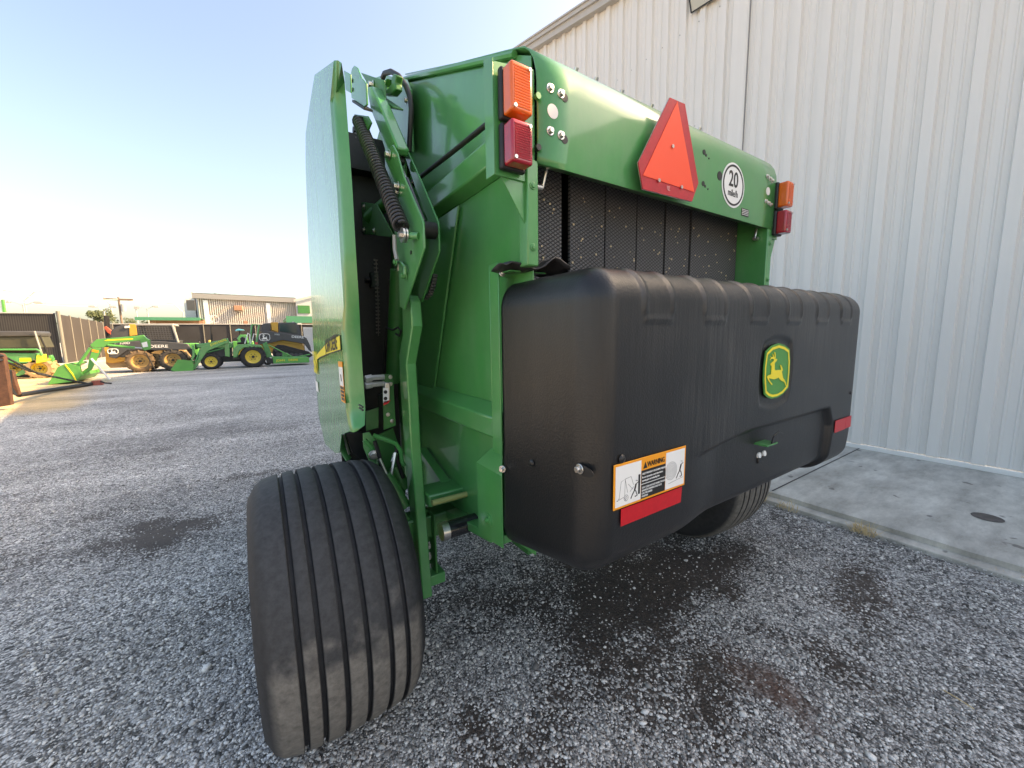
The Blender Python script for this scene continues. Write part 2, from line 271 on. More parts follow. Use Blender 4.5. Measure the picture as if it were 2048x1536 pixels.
# ------------------------------------------------------------------ mesh helpers
class MB:
    def __init__(s): s.v = []; s.f = []
    def add(s, vs, fs):
        o = len(s.v); s.v += [tuple(p) for p in vs]; s.f += [tuple(i+o for i in q) for q in fs]; return s
    def box(s, x0, x1, y0, y1, z0, z1):
        if x0 > x1: x0, x1 = x1, x0
        if y0 > y1: y0, y1 = y1, y0
        if z0 > z1: z0, z1 = z1, z0
        return s.add([(x0,y0,z0),(x1,y0,z0),(x1,y1,z0),(x0,y1,z0),(x0,y0,z1),(x1,y0,z1),(x1,y1,z1),(x0,y1,z1)],
                     [(0,3,2,1),(4,5,6,7),(0,1,5,4),(1,2,6,5),(2,3,7,6),(3,0,4,7)])
    def prism(s, pts, off):                       # closed 3-D outline swept by a vector
        n = len(pts); off = Vector(off); a = [Vector(p) for p in pts]
        return s.add([*a, *[p+off for p in a]], [tuple(range(n))[::-1], tuple(range(n, 2*n))] + [(i, (i+1) % n, n+(i+1) % n, n+i) for i in range(n)])
    def cyl(s, p0, p1, r, n=14, r1=None, cap=True):
        p0, p1 = Vector(p0), Vector(p1); d = (p1-p0).normalized(); a = d.orthogonal().normalized(); b = d.cross(a); r1 = r if r1 is None else r1
        vs = [p0+(a*math.cos(2*PI*i/n)+b*math.sin(2*PI*i/n))*r for i in range(n)] + [p1+(a*math.cos(2*PI*i/n)+b*math.sin(2*PI*i/n))*r1 for i in range(n)]
        fs = [(i, (i+1) % n, n+(i+1) % n, n+i) for i in range(n)]
        if cap: fs += [tuple(range(n))[::-1], tuple(range(n, 2*n))]
        return s.add(vs, fs)
    def tube(s, path, r, n=8):
        path = [Vector(p) for p in path]; rings = []; prev = None
        for i, p in enumerate(path):
            d = (path[min(i+1, len(path)-1)] - path[max(i-1, 0)]).normalized()
            a = d.orthogonal().normalized() if prev is None else (prev - d*prev.dot(d)).normalized()
            prev = a; b = d.cross(a)
            rings.append([p+(a*math.cos(2*PI*k/n)+b*math.sin(2*PI*k/n))*r for k in range(n)])
        vs = [q for R_ in rings for q in R_]; fs = []
        for i in range(len(path)-1):
            for k in range(n): fs.append((i*n+k, i*n+(k+1) % n, (i+1)*n+(k+1) % n, (i+1)*n+k))
        fs += [tuple(range(n))[::-1], tuple(range(len(vs)-n, len(vs)))]
        return s.add(vs, fs)
    def lathe(s, prof, c, axis='X', n=96, closed=True):
        c = Vector(c); A = {'X': (Vector((1,0,0)), Vector((0,1,0)), Vector((0,0,1))), 'Y': (Vector((0,1,0)), Vector((1,0,0)), Vector((0,0,1))), 'Z': (Vector((0,0,1)), Vector((1,0,0)), Vector((0,1,0)))}[axis]
        vs = []; k = len(prof)
        for i in range(n):
            t = 2*PI*i/n; e = A[1]*math.cos(t) + A[2]*math.sin(t)
            vs += [c + A[0]*q[0] + e*q[1] for q in prof]
        fs = [(i*k+j, i*k+j+1, ((i+1) % n)*k+j+1, ((i+1) % n)*k+j) for i in range(n) for j in range(k-1)]
        return s.add(vs, fs)
    def build(s, name, m, parent=None, smooth=35, bevel=0, solid=0, seg=2):
        me = bpy.data.meshes.new(name); me.from_pydata(s.v, [], s.f); me.materials.append(m)
        bm = bmesh.new(); bm.from_mesh(me); bmesh.ops.recalc_face_normals(bm, faces=bm.faces); bm.to_mesh(me); bm.free()
        o = bpy.data.objects.new(name, me); C.objects.link(o)
        if smooth:
            for p in me.polygons: p.use_smooth = True
            me.set_sharp_from_angle(angle=math.radians(smooth))
        if solid:
            q = o.modifiers.new('solid', 'SOLIDIFY'); q.thickness = solid; q.offset = 0
        if bevel:
            q = o.modifiers.new('bevel', 'BEVEL'); q.width = bevel; q.segments = seg; q.limit_method = 'ANGLE'; q.angle_limit = math.radians(40)
        if parent is not None: put(o, parent)
        return o
def put(o, parent):                              # world-space mesh under an Empty that may stand anywhere
    o.parent = parent; o.matrix_parent_inverse = Matrix.Translation(world_loc(parent)).inverted()
def world_loc(o):
    p = Vector(o.location)
    while o.parent is not None and False: pass
    return p if o.type == 'EMPTY' else Vector((0, 0, 0))
def tag(o, label=None, cat=None, group=None, kind=None):
    if label: o['label'] = label
    if cat: o['category'] = cat
    if group: o['group'] = group
    if kind: o['kind'] = kind
    return o
def thing(name, loc, label, cat, group=None):
    o = bpy.data.objects.new(name, None); C.objects.link(o); o.location = loc; o.empty_display_size = .3
    return tag(o, label, cat, group)
def sheet(pts, n, off=.0015):
    n = Vector(n).normalized()*off; return [Vector(p)+n for p in pts]
def decal(name, pts, n, m, parent, lift=.0015, t=.0012, holes=None):
    n = Vector(n).normalized(); b = MB(); b.prism([Vector(p)+n*(lift-t) for p in pts], n*t); return b.build(name, m, parent, smooth=0)
def text(name, body, origin, right, up, height, m, parent, lift=.003, squeeze=1, bold=0, align='LEFT', extr=.0004):
    cu = bpy.data.curves.new(name, 'FONT'); cu.body = body; cu.size = 1; cu.align_x = align; cu.offset = bold; cu.extrude = extr/height; cu.resolution_u = 3
    ob = bpy.data.objects.new(name, cu); me = bpy.data.meshes.new_from_object(ob); bpy.data.objects.remove(ob)
    r, u = Vector(right).normalized(), Vector(up).normalized(); n = r.cross(u); s = height/.69
    M4 = Matrix((r*s*squeeze, u*s, n*s)).transposed().to_4x4(); M4.translation = Vector(origin)+n*lift
    me.transform(M4); me.materials.clear(); me.materials.append(m); me.name = name
    o = bpy.data.objects.new(name, me); C.objects.link(o); put(o, parent); return o
XM, YM = Vector((-1,0,0)), Vector((0,-1,0))
def px(pts, x=None, y=None, z=None): return [P(u, v, x, y, z) for u, v in pts]
def zoomf(ox, oy, s): return lambda pts: [(ox+a/s, oy+b/s) for a, b in pts]
Z1, Z2, Z3, Z4, Z5, Z6 = zoomf(0,560,5.485), zoomf(310,560,5.485), zoomf(600,100,3.84), zoomf(600,450,3.413), zoomf(640,820,3.84), zoomf(900,80,3.2)
ZS, ZL, ZD = zoomf(1200,150,3.745), zoomf(1480,650,9.036), zoomf(600,640,5.907)

# ------------------------------------------------------------------ ground
def axis_pts(lo, hi, n0, n1, step, grow):
    a = list(np.arange(n0, n1+1e-6, step)); d = step
    x = n1
    while x < hi: d *= grow; x += d; a.append(x)
    x = n0; d = step; pre = []
    while x > lo: d *= grow; x -= d; pre.append(x)
    return pre[::-1] + a
XS = axis_pts(-900, 900, -3.2, 4.6, .06, 1.13); YS = axis_pts(-600, 1500, -.6, 6.0, .06, 1.13)
def dirt_at(x, y):
    p = Vector((x, y, 0))
    n = noise.fractal(p*1.3+Vector((3.1, 7.7, 0)), .85, 2.2, 5); n2 = noise.fractal(p*4.2+Vector((9.1, 1.7, 0)), .9, 2.1, 4)
    w = 0
    for cx_, cy_, sx, sy, k in ((1.15,1.05,.45,.30,.30),(1.9,1.55,.7,.35,.30),(1.45,.72,.28,.2,.25),(2.7,1.3,.5,.22,.22),(.62,1.2,.22,.3,.25),(-.80,4.15,.55,.45,.42),(.0,2.75,.3,.45,.22),(3.0,2.1,.7,.3,.25),(2.2,.55,.35,.18,.25),(3.2,.75,.5,.2,.2),(1.7,2.1,1.1,.8,.22)):
        w += k*math.exp(-(((x-cx_)/sx)**2+((y-cy_)/sy)**2))
    return .17 + .34*n + .26*n2 + w*1.5
def brown_at(x, y):
    n = noise.fractal(Vector((x, y, 0))*7, .8, 2, 5)
    c = P(1540, 1375, z=0); a_ = P(1470, 1320, z=0); e_ = P(1640, 1450, z=0); ax_ = (e_-a_).normalized()
    dx, dy = x-c.x, y-c.y; d = (dx*ax_.x+dy*ax_.y)/((e_-a_).length*.55); e = (-dx*ax_.y+dy*ax_.x)/.11
    return max(0, min(1, 1.1*math.exp(-d*d-e*e) + .45*n*math.exp(-.3*(d*d+e*e)) - .12)) * .9
def build_ground():
    vs = []; dirt = []; brown = []; pale = []; tan_tint = []
    for y in YS:
        for x in XS:
            z = ground_z(x, y); near = abs(x) < 12 and -2 < y < 14
            if near: z += .012*noise.noise(Vector((x*1.3, y*1.3, 0))) + .006*noise.noise(Vector((x*5, y*5, 2)))
            if 3.2 < x < 12 and y < 12: z -= .02
            vs.append((x, y, z)); dirt.append(dirt_at(x, y) if near else .2+.28*noise.fractal(Vector((x*.5, y*1.3, 0)), .8, 2.2, 4))
            brown.append(brown_at(x, y) if near else 0)
            tan_tint.append(sst(10.3, 11.0, y+.5*noise.noise(Vector((x*1.5,y,0))))*sst(.5, -.5, 0) if False else (sst(10.4, 10.9, y+.4*noise.noise(Vector((x*1.5, y, 3))))*sst(-.35, .35, (-3.1-.2*(y-11))-x+.6*noise.noise(Vector((x, y*1.2, 8)))) if -14 < x < 0 and y < 26 else 0))
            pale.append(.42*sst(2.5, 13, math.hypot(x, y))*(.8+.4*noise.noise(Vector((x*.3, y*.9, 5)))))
    k = len(XS); fs = [(j*k+i, j*k+i+1, (j+1)*k+i+1, (j+1)*k+i) for j in range(len(YS)-1) for i in range(k-1)]
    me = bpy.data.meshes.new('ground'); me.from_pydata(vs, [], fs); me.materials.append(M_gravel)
    for nm, dat in (('dirt', dirt), ('brown', brown), ('pale', pale), ('tan_tint', tan_tint)):
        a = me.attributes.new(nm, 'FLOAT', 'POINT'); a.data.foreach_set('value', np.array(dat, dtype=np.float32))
    me.shade_smooth()
    o = bpy.data.objects.new('ground', me); C.objects.link(o); tag(o, kind='structure')
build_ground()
def gz(x, y):
    z = ground_z(x, y)
    return z + .012*noise.noise(Vector((x*1.3, y*1.3, 0))) + .006*noise.noise(Vector((x*5, y*5, 2)))
def build_stones(name, N, seed, size, rmin, rmax, power, limit=.43):
    rng = np.random.default_rng(seed)
    bm = bmesh.new(); bmesh.ops.create_icosphere(bm, subdivisions=1, radius=1)
    base = np.array([v.co[:] for v in bm.verts]); tri = np.array([[v.index for v in f.verts] for f in bm.faces]); bm.free()
    pts = []
    az0 = -YAW
    while len(pts) < N:
        a = az0 + rng.uniform(-.96, .96); r = rmin*(rmax/rmin)**(rng.uniform()**power)
        x, y = r*math.sin(a), r*math.cos(a)
        if x > 4.0: continue
        d = dirt_at(x, y) + rng.uniform(-.25, .2)
        if d > limit and rng.uniform() > .10: continue
        if brown_at(x, y) > .3 and rng.uniform() > .12: continue
        pts.append((x, y, gz(x, y), r))
    P_ = np.array(pts); n = len(P_); nv = len(base)
    sc = size*np.exp(rng.normal(0, .42, n))
    sc3 = np.stack([sc*rng.uniform(.8, 1.5, n), sc*rng.uniform(.7, 1.2, n), sc*rng.uniform(.45, .8, n)], 1)
    th = rng.uniform(0, 2*PI, n); V = base[None]*sc3[:, None]*rng.uniform(.78, 1.2, (n, nv, 1))
    c, s_ = np.cos(th)[:, None], np.sin(th)[:, None]
    X = V[..., 0]*c - V[..., 1]*s_; Y = V[..., 0]*s_ + V[..., 1]*c
    tl = rng.uniform(-.5, .5, n)[:, None]; Zz = V[..., 2] + X*tl*.5
    W = np.stack([X+P_[:, 0:1], Y+P_[:, 1:2], Zz+P_[:, 2:3]+sc[:, None]*.25], -1).reshape(-1, 3)
    F = (tri[None]+(np.arange(n)*nv)[:, None, None]).reshape(-1)
    me = bpy.data.meshes.new(name); me.vertices.add(len(W)); me.vertices.foreach_set('co', W.astype(np.float32).ravel())
    nf = len(F)//3; me.loops.add(len(F)); me.loops.foreach_set('vertex_index', F.astype(np.int32))
    me.polygons.add(nf); me.polygons.foreach_set('loop_start', np.arange(0, len(F), 3, dtype=np.int32)); me.polygons.foreach_set('loop_total', np.full(nf, 3, dtype=np.int32))
    me.update(calc_edges=True); me.materials.append(M_stone); me.shade_smooth()
    o = bpy.data.objects.new(name, me); C.objects.link(o); tag(o, 'small grey and white loose stones strewn over the yard', 'gravel', kind='stuff')
build_stones('gravel', 125000, 3, .0036, 1.0, 7.5, .8)
build_stones('pebbles', 260, 5, .0068, 1.0, 6.5, .9, .6)

# ------------------------------------------------------------------ concrete apron and metal building on the right
SL, WX, SH = 4.05, 6.5, .08
def build_slab():
    b = MB(); edge = []
    ys = np.arange(-8, 26, .12); b_v = []
    for y in ys:
        e = SL + .010*noise.noise(Vector((0, y*2, 0))) + .008*noise.noise(Vector((0, y*9, 1)))
        c = .012 + .010*abs(noise.noise(Vector((3, y*6, 1))))
        b_v += [(e+.02, y, -.12), (e, y, SH-c), (e+c*1.2, y, SH), (WX+.05, y, SH)]
    fs = [(i*4+k, i*4+k+1, (i+1)*4+k+1, (i+1)*4+k) for i in range(len(ys)-1) for k in range(3)]
    b.add(b_v, fs); o = b.build('concrete_pavement', M_conc, smooth=50); tag(o, kind='structure')
    # expansion joint and footing lip
    j = MB(); j.box(SL+.01, WX-.02, 1.63, 1.642, SH, SH+.003)
    j.build('expansion_joint', M_ink, o)
    f = MB(); f.box(SL-.10, SL+.02, -8, 26, -.10, .022); f.build('footing_lip', M_conc, o, bevel=.008)
    h = MB(); h.lathe([(0,0),(0,.085),(.002,.09)][::1], tuple(P(1975, 1035, z=SH+.002)), 'Z', 24); h.build('floor_cap', mat('floor_cap_iron', (.10,.085,.078), .7, var=.3, vscale=30), o)
build_slab()
def roof_z(y): return 8.33 + (y-6.18)*.2346 if y < 11 else 8.33+(11-6.18)*.2346 - (y-11)*.2346  # unseen ridge and far slope shaped to set the shadow edge in the yard
bld = thing('metal_building', (WX, 4, 0), 'large pale grey ribbed metal building with sloping roof edge behind the baler', 'building')
def build_wall():
    pitch = .345; Y0 = -10.0; Y1 = 32
    prof = []
    y = Y0 + ((3.403-Y0) % pitch)
    k = 0
    while y < Y1:
        wide = abs(y-3.403) < .01
        for dy, dx in ((-.062, 0), (-.046, -.044), (.046, -.044), (.062, 0), (.112, 0), (.122, -.010), (.134, -.010), (.144, 0), (.203, 0), (.213, -.010), (.225, -.010), (.235, 0)):
            prof.append((y+dy, dx))
        y += pitch
    b = MB(); vs = []
    for (y, dx) in prof:
        top = roof_z(y)-.02
        vs += [(WX+dx, y, SH+.06), (WX+dx, y, top)]
    b.add(vs, [(2*i, 2*i+2, 2*i+3, 2*i+1) for i in range(len(prof)-1)])
    b.build('wall', M_wall, bld, smooth=0)
    t = MB(); t.box(WX-.045, WX+.02, Y0, Y1, SH, SH+.055); t.build('base_trim', M_lwhite, bld, bevel=.006)
    # overlap joint with a hooked double rib
    d = MB(); yj = 3.46; d.box(WX-.050, WX-.036, yj-.085, yj+.13, SH+.06, roof_z(yj)-.05); d.box(WX-.040, WX-.002, yj+.105, yj+.135, SH+.06, roof_z(yj)-.05); d.build('joint_trim', M_wall, bld, bevel=.003)
    dk = MB(); dk.box(WX-.036, WX-.003, yj-.115, yj-.088, SH+.06, roof_z(yj)-.1); dk.build('joint_gap', M_fardark, bld)
    pos = []
    y = Y0 + ((3.403-Y0) % pitch)
    while y < 12:
        for z in (.28, 1.9, 3.5, 5.1, 6.7):
            if z+.3 < roof_z(y): pos.append((WX, y+.085, z))
        y += pitch
    pos += [(WX-.044, 1.333, z) for z in np.arange(.5, 6, .6)] + [(WX-.044, 3.403-2*.345, z) for z in np.arange(.7, 7, .6)]
    pos = sorted([p for p in pos if p[1] > -1.5], key=lambda p: Vector(p).length)
    s0 = MB().cyl((-.010,0,0), (.004,0,0), .0085, 8).build('screw', M_pole, bld); s0.location = Vector(pos[0])
    for p in pos[1:100]:
        q = s0.copy(); C.objects.link(q); q.parent = bld; q.location = Vector(p)
    s = MB()
    for p in pos[100:]: s.cyl((p[0]-.010, p[1], p[2]), (p[0]+.004, p[1], p[2]), .0085, 8)
    if pos[100:]: tag(s.build('distant_screws', M_pole, bld), kind='stuff')
    # rake trim: fascia, soffit and gutter fold
    def seg(y0, y1):
        c = MB()
        for (xa, xb, za, zb) in ((WX-.13, WX+.1, -.14, -.10), (WX-.16, WX-.13, -.15, .06), (WX-.21, WX-.16, -.02, .06), (WX-.24, WX+.1, .061, .085), (WX-.20, WX-.16, .086, .13)):
            c.add([(xa,y0,roof_z(y0)+za),(xb,y0,roof_z(y0)+za),(xb,y0,roof_z(y0)+zb),(xa,y0,roof_z(y0)+zb),(xa,y1,roof_z(y1)+za),(xb,y1,roof_z(y1)+za),(xb,y1,roof_z(y1)+zb),(xa,y1,roof_z(y1)+zb)],
                  [(0,1,2,3),(7,6,5,4),(0,4,5,1),(1,5,6,2),(2,6,7,3),(3,7,4,0)])
        return c
    seg(Y0, 11).build('rake_trim', M_trim, bld); seg(11, Y1).build('rake_trim', M_trim, bld)
    r = MB(); L_ = 30
    r.add([(WX, Y0, roof_z(Y0)+.09), (WX+L_, Y0, roof_z(Y0)+.09), (WX+L_, 11, roof_z(11)+.09), (WX, 11, roof_z(11)+.09), (WX+L_, Y1, roof_z(Y1)+.09), (WX, Y1, roof_z(Y1)+.09)], [(0,1,2,3), (3,2,4,5)])
    r.build('roof', M_trim, bld, smooth=0)
build_wall()
# small sign board high on the wall
sg = thing('wall_sign', (WX, 4, 6.9), 'pale board sign with dark border high on the grey wall', 'sign')
q = px([(1366,-90),(1383,26),(1520,-62),(1480,-170)], x=WX-.07)
MB().prism(q, (.02,0,0)).build('board', mat('sign_cream', (.50,.47,.38), .6), sg, bevel=.002)
qi = [a.lerp(b, .0) for a, b in zip(q, q)]
for i in range(4): MB().tube([q[i]+Vector((-.006,0,0)), q[(i+1) % 4]+Vector((-.006,0,0))], .011, 6).build('border', M_black, sg)
MB().box(WX-.078, WX-.071, 4.13, 4.2, 7.03, 7.15).build('printed_mark', M_ink, sg)

# ------------------------------------------------------------------ the round baler
bal = thing('round_baler', (1.58, 1.84, 0), 'big green round baler with black plastic rear cover and orange triangle', 'baler')
def bp(mb, name, m, **k): return mb.build(name, m, bal, **k)
BX0, BX1, YR = .80, 2.36, 1.05
HP = [(1.085,2.172),(1.052,2.166),(YR,2.185),(YR,2.40),(1.054,2.44),(1.066,2.478),(1.088,2.512),(1.118,2.538),(1.158,2.557),(1.25,2.598),(1.6,2.752),(2.25,3.05)]
b = MB(); nx = 12; xs = [.792+(2.392-.792)*i/nx for i in range(nx+1)]
b.add([(x, y, z) for x in xs for y, z in HP], [(i*len(HP)+j, i*len(HP)+j+1, (i+1)*len(HP)+j+1, (i+1)*len(HP)+j) for i in range(nx) for j in range(len(HP)-1)])
hood = bp(b, 'rear_hood', M_green, smooth=50, solid=.005)
def hsub(mb, name, m, **k): return mb.build(name, m, hood, **k)
def bolt(parent, p, n, r=.011, h=.010, m=M_steel):
    p = Vector(p); n = Vector(n).normalized(); b = MB(); b.cyl(p, p+n*.003, r*1.55, 16); b.cyl(p+n*.003, p+n*(.003+h), r, 6)
    return b.build('bolt', m, parent, bevel=.0015)
# body sides
def side(x, s):
    pr = [(1.09,.80),(1.09,2.50),(1.16,2.54),(1.25,2.59),(2.25,3.035),(2.45,3.0),(2.45,.62),(2.25,.60),(1.50,.78)]
    b = MB(); b.prism([(x,y,z) for y,z in pr], (s*.005,0,0)); bp(b, 'side_panel', M_green, bevel=.001)
    # formed rails with sloped tops, and a rear edge flange
    for z0, z1, y1, d in ((2.195,2.335,2.40,.055),(1.185,1.315,2.40,.055)):
        b = MB(); xo = x-s*d
        b.prism([(x-s*.001,1.10,z1+.03),(xo,1.10,z1-.02),(xo,1.10,z0+.03),(x-s*.001,1.10,z0)], (0,y1-1.10,0)); bp(b, 'side_rail', M_green, bevel=.006)
side(BX0, 1); side(BX1, -1)
# shaped lower shoulder panel of the near side
b = MB(); b.prism([(.796,1.62,2.19),(.796,2.38,2.19),(.796,2.38,1.33),(.796,2.0,1.33)], (-.012,0,0)); bp(b, 'stiffener_panel', M_green, bevel=.004)
# top side lip under the hood edge
b = MB(); b.tube([(.79,1.17,2.545),(.79,2.25,3.025)], .012, 8); bp(b, 'hood_edge_lip', M_green)
# posts
for x0, x1 in ((.752,.797),(2.347,2.392)):
    b = MB(); b.box(x0, x1, YR+.002, YR+.05, 1.842, 2.17); p_ = bp(b, 'corner_post', M_green, bevel=.004)
    for z in (2.09,1.90): bolt(p_, ((x0+x1)/2, YR+.002, z), (0,-1,0), .008, .004, M_green)
MB().box(2.335, 2.346, YR+.002, 1.26, .95, 2.17).build('inner_wall', M_green, bal, bevel=.002)
# gussets behind the lamps
MB().prism([(.650,YR+.016,2.125),(.752,YR+.016,2.15),(.752,YR+.016,1.975)], (0,.005,0)).build('gusset', M_green, bal)
MB().prism([(2.455,YR+.016,2.12),(2.393,YR+.016,2.15),(2.393,YR+.016,1.95)], (0,.005,0)).build('gusset', M_green, bal)
MB().prism([(.640,YR+.010,2.415),(.79,YR+.010,2.44),(.79,YR+.010,2.10),(.640,YR+.010,2.10)],(0,.005,0)).prism([(.636,YR+.008,2.422),(.636,YR+.06,2.44),(.636,YR+.06,2.10),(.636,YR+.008,2.10)],(.003,0,0)).build('lamp_bracket', M_green, bal, bevel=.002)
MB().box(2.380,2.46, YR+.008, YR+.014, 2.12, 2.42).build('lamp_bracket', M_green, bal, bevel=.002)
# lamps
def lamp(x0, x1, z0, z1, m, label, nm):
    yb = YR+.006
    b = MB(); b.box(x0-.006, x1+.006, yb-.022, yb, z0-.006, z1+.006); base = bp(b, nm, M_black, bevel=.007, seg=3); base['label'] = label
    l = MB(); l.box(x0, x1, yb-.068, yb-.020, z0, z1); lens = l.build('lens', m, base, bevel=.008, seg=3)
    r = MB(); k = 15
    for i in range(k):
        z = z0+.014+(z1-z0-.028)*i/(k-1); r.cyl((x0+.010, yb-.0675, z), (x1-.010, yb-.0675, z), .0030, 6)
    r.build('lens_ribs', m, base)
    for p in ((x0+.012, z0+.012), (x1-.012, z1-.012)):
        MB().cyl((p[0], yb-.073, p[1]), (p[0], yb-.067, p[1]), .0055, 10).build('screw', M_steel, base)
lamp(.655,.731, 2.256,2.388, M_amber, 'amber lamp on the left corner', 'turn_signal')
lamp(.655,.731, 2.118,2.236, M_redlens, 'red lamp on the left corner', 'tail_lamp')
lamp(2.385,2.455, 2.275,2.400, M_amber, 'amber lamp on the right corner', 'turn_signal')
lamp(2.385,2.455, 2.140,2.255, M_redlens, 'red lamp on the right corner', 'tail_lamp')
# hood hardware: bolts, holes, keyholes
ys_ = YR-.003
for x, z in ((.842,2.395),(.887,2.392),(.842,2.268),(.887,2.266)): bolt(hood, (x, ys_, z), (0,-1,0), .0095, .009)
for x, z in ((.903,2.386),(.903,2.258)): MB().cyl((x, ys_-.001, z), (x, ys_+.002, z), .014, 20).build('slot_hole', M_black, hood)
for x, z, r, m in ((.853,2.330,.022,M_wall),(1.838,2.330,.020,M_ink),(1.706,2.402,.011,M_ink),(1.722,2.393,.006,M_ink),(1.745,2.385,.004,M_ink),(1.709,2.272,.011,M_ink),(1.725,2.264,.006,M_ink),(1.748,2.256,.004,M_ink),(2.30,2.346,.020,M_wall)):
    MB().cyl((x, ys_-.001, z), (x, ys_+.002, z), r, 20).build('hole', m, hood)
for x, z in ((2.28,2.415),(2.31,2.410),(2.335,2.405),(2.28,2.292),(2.31,2.288),(2.335,2.284)): bolt(hood, (x, ys_, z), (0,-1,0), .007, .007)
for z, m in ((2.355, M_green), (2.205, M_black)): MB().cyl((.79,YR-.012,z),(.79,YR,z), .010, 10).build('rivet', m, hood)
for x in (1.03,1.13,1.27,1.45,1.62,1.8): MB().cyl((x, 1.135, 2.552), (x, 1.128, 2.562), .008, 8).build('top_rivet', M_steel, hood)
# slow moving vehicle emblem, standing proud of the hood
ye = 1.008
em = [P(u, v, y=ye) for u, v in ((1277,325),(1340,195),(1370,208),(1397,366),(1384,403),(1286,378))]
smv = MB().prism(em, (0,.003,0)).build('slow_moving_emblem', M_redref, bal)
rim = [Vector(p)+Vector((0,.001,0)) for p in em]
cen = sum(em, Vector())/6
MB().prism([cen+(p-cen)*1.012+Vector((0,.0032,0)) for p in em], (0,.002,0)).build('backing_plate', M_steel, smv)
tri = [P(u, v, y=ye-.001) for u, v in ZS([(579,197),(705,877),(320,752)])]
MB().prism(tri, (0,-.0012,0)).build('orange_triangle', M_orange, smv)
for p in ZS([(543,535),(440,790),(609,841)]): c = P(*p, y=ye-.003); MB().cyl(c, c+Vector((0,-.004,0)), .007, 12).build('rivet', M_steel, smv)
for i in range(3): MB().cyl((1.33+.05*i,ye+.005,2.20+.0*i),(1.33+.05*i,YR,2.20),.008,8).build('standoff', M_steel, smv)
for i, a in enumerate(((500,832),(500,842),(500,852),(508,862))):
    c = P(*ZS([a])[0], y=ye-.002); MB().box(c.x, c.x+.020-.002*i, c.y-.0008, c.y, c.z-.0012, c.z+.0012).build('fine_print', mat('pink_print', (.7,.35,.35), .5), smv)
# speed disc
cx, cz, cr_ = 1.957, 2.310, .101
def disc(r0, y, m, name, par, zc=cz, xc=cx, t=.001): return MB().cyl((xc, y, zc), (xc, y-t, zc), r0, 64).build(name, m, par)
dsc = disc(cr_, YR-.0035, M_white, 'speed_limit_disc', bal)
b = MB(); b.lathe([(0,.083),(0,.092),(-.0008,.092),(-.0008,.083),(0,.083)], (cx, YR-.0048, cz), 'Y', 64); b.build('black_ring', M_ink, dsc)
text('digits', '20', (cx-.002, YR-.0048, cz-.006), (1,0,0), (0,0,1), .068, M_ink, dsc, .0005, .86, .012, 'CENTER')
text('unit_text', 'mile/h', (cx-.002, YR-.0048, cz-.050), (1,0,0), (0,0,1), .030, M_ink, dsc, .0005, .84, .006, 'CENTER')
# serial plate
b = MB().box(2.045,2.115, YR-.004, YR-.003, 2.187, 2.223); sp_ = bp(b, 'serial_plate', M_ink)
for i in range(4): MB().box(2.049,2.111, YR-.0048, YR-.004, 2.193+.0075*i, 2.1955+.0075*i).build('plate_line', M_lwhite, sp_)
# belts
edges = [(.822,1.022),(1.070,1.262),(1.272,1.466),(1.474,1.668),(1.677,1.868),(1.877,2.068),(2.077,2.325)]
rng = random.Random(4)
for i, (a, c) in enumerate(edges):
    off = rng.uniform(0, .012)
    b = MB(); b.box(a, c, 1.20+off, 1.212+off, 1.0, 2.5); be = bp(b, 'belt', M_belt)
    ch = MB()
    for _ in range(16):
        x, z, r = rng.uniform(a+.01, c-.01), rng.uniform(1.80, 2.16), rng.uniform(.0012, .0034)
        ch.box(x-r, x+r, 1.196+off, 1.1995+off, z-r*1.3, z+r)
    ch.build('chaff', M_chaff, be, smooth=0)
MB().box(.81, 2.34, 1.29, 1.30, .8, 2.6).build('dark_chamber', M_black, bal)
b = MB().cyl((.82,1.12,2.12),(.86,1.12,2.12), .012, 12).cyl((.865,1.12,2.12),(.875,1.10,2.20), .006, 8); bp(b, 'belt_guide', M_steel)
b = MB().cyl((2.30,1.10,2.12),(2.33,1.10,2.12), .012, 12).cyl((2.30,1.10,2.12),(2.315,1.10,2.17), .006, 8); bp(b, 'belt_guide', M_steel)
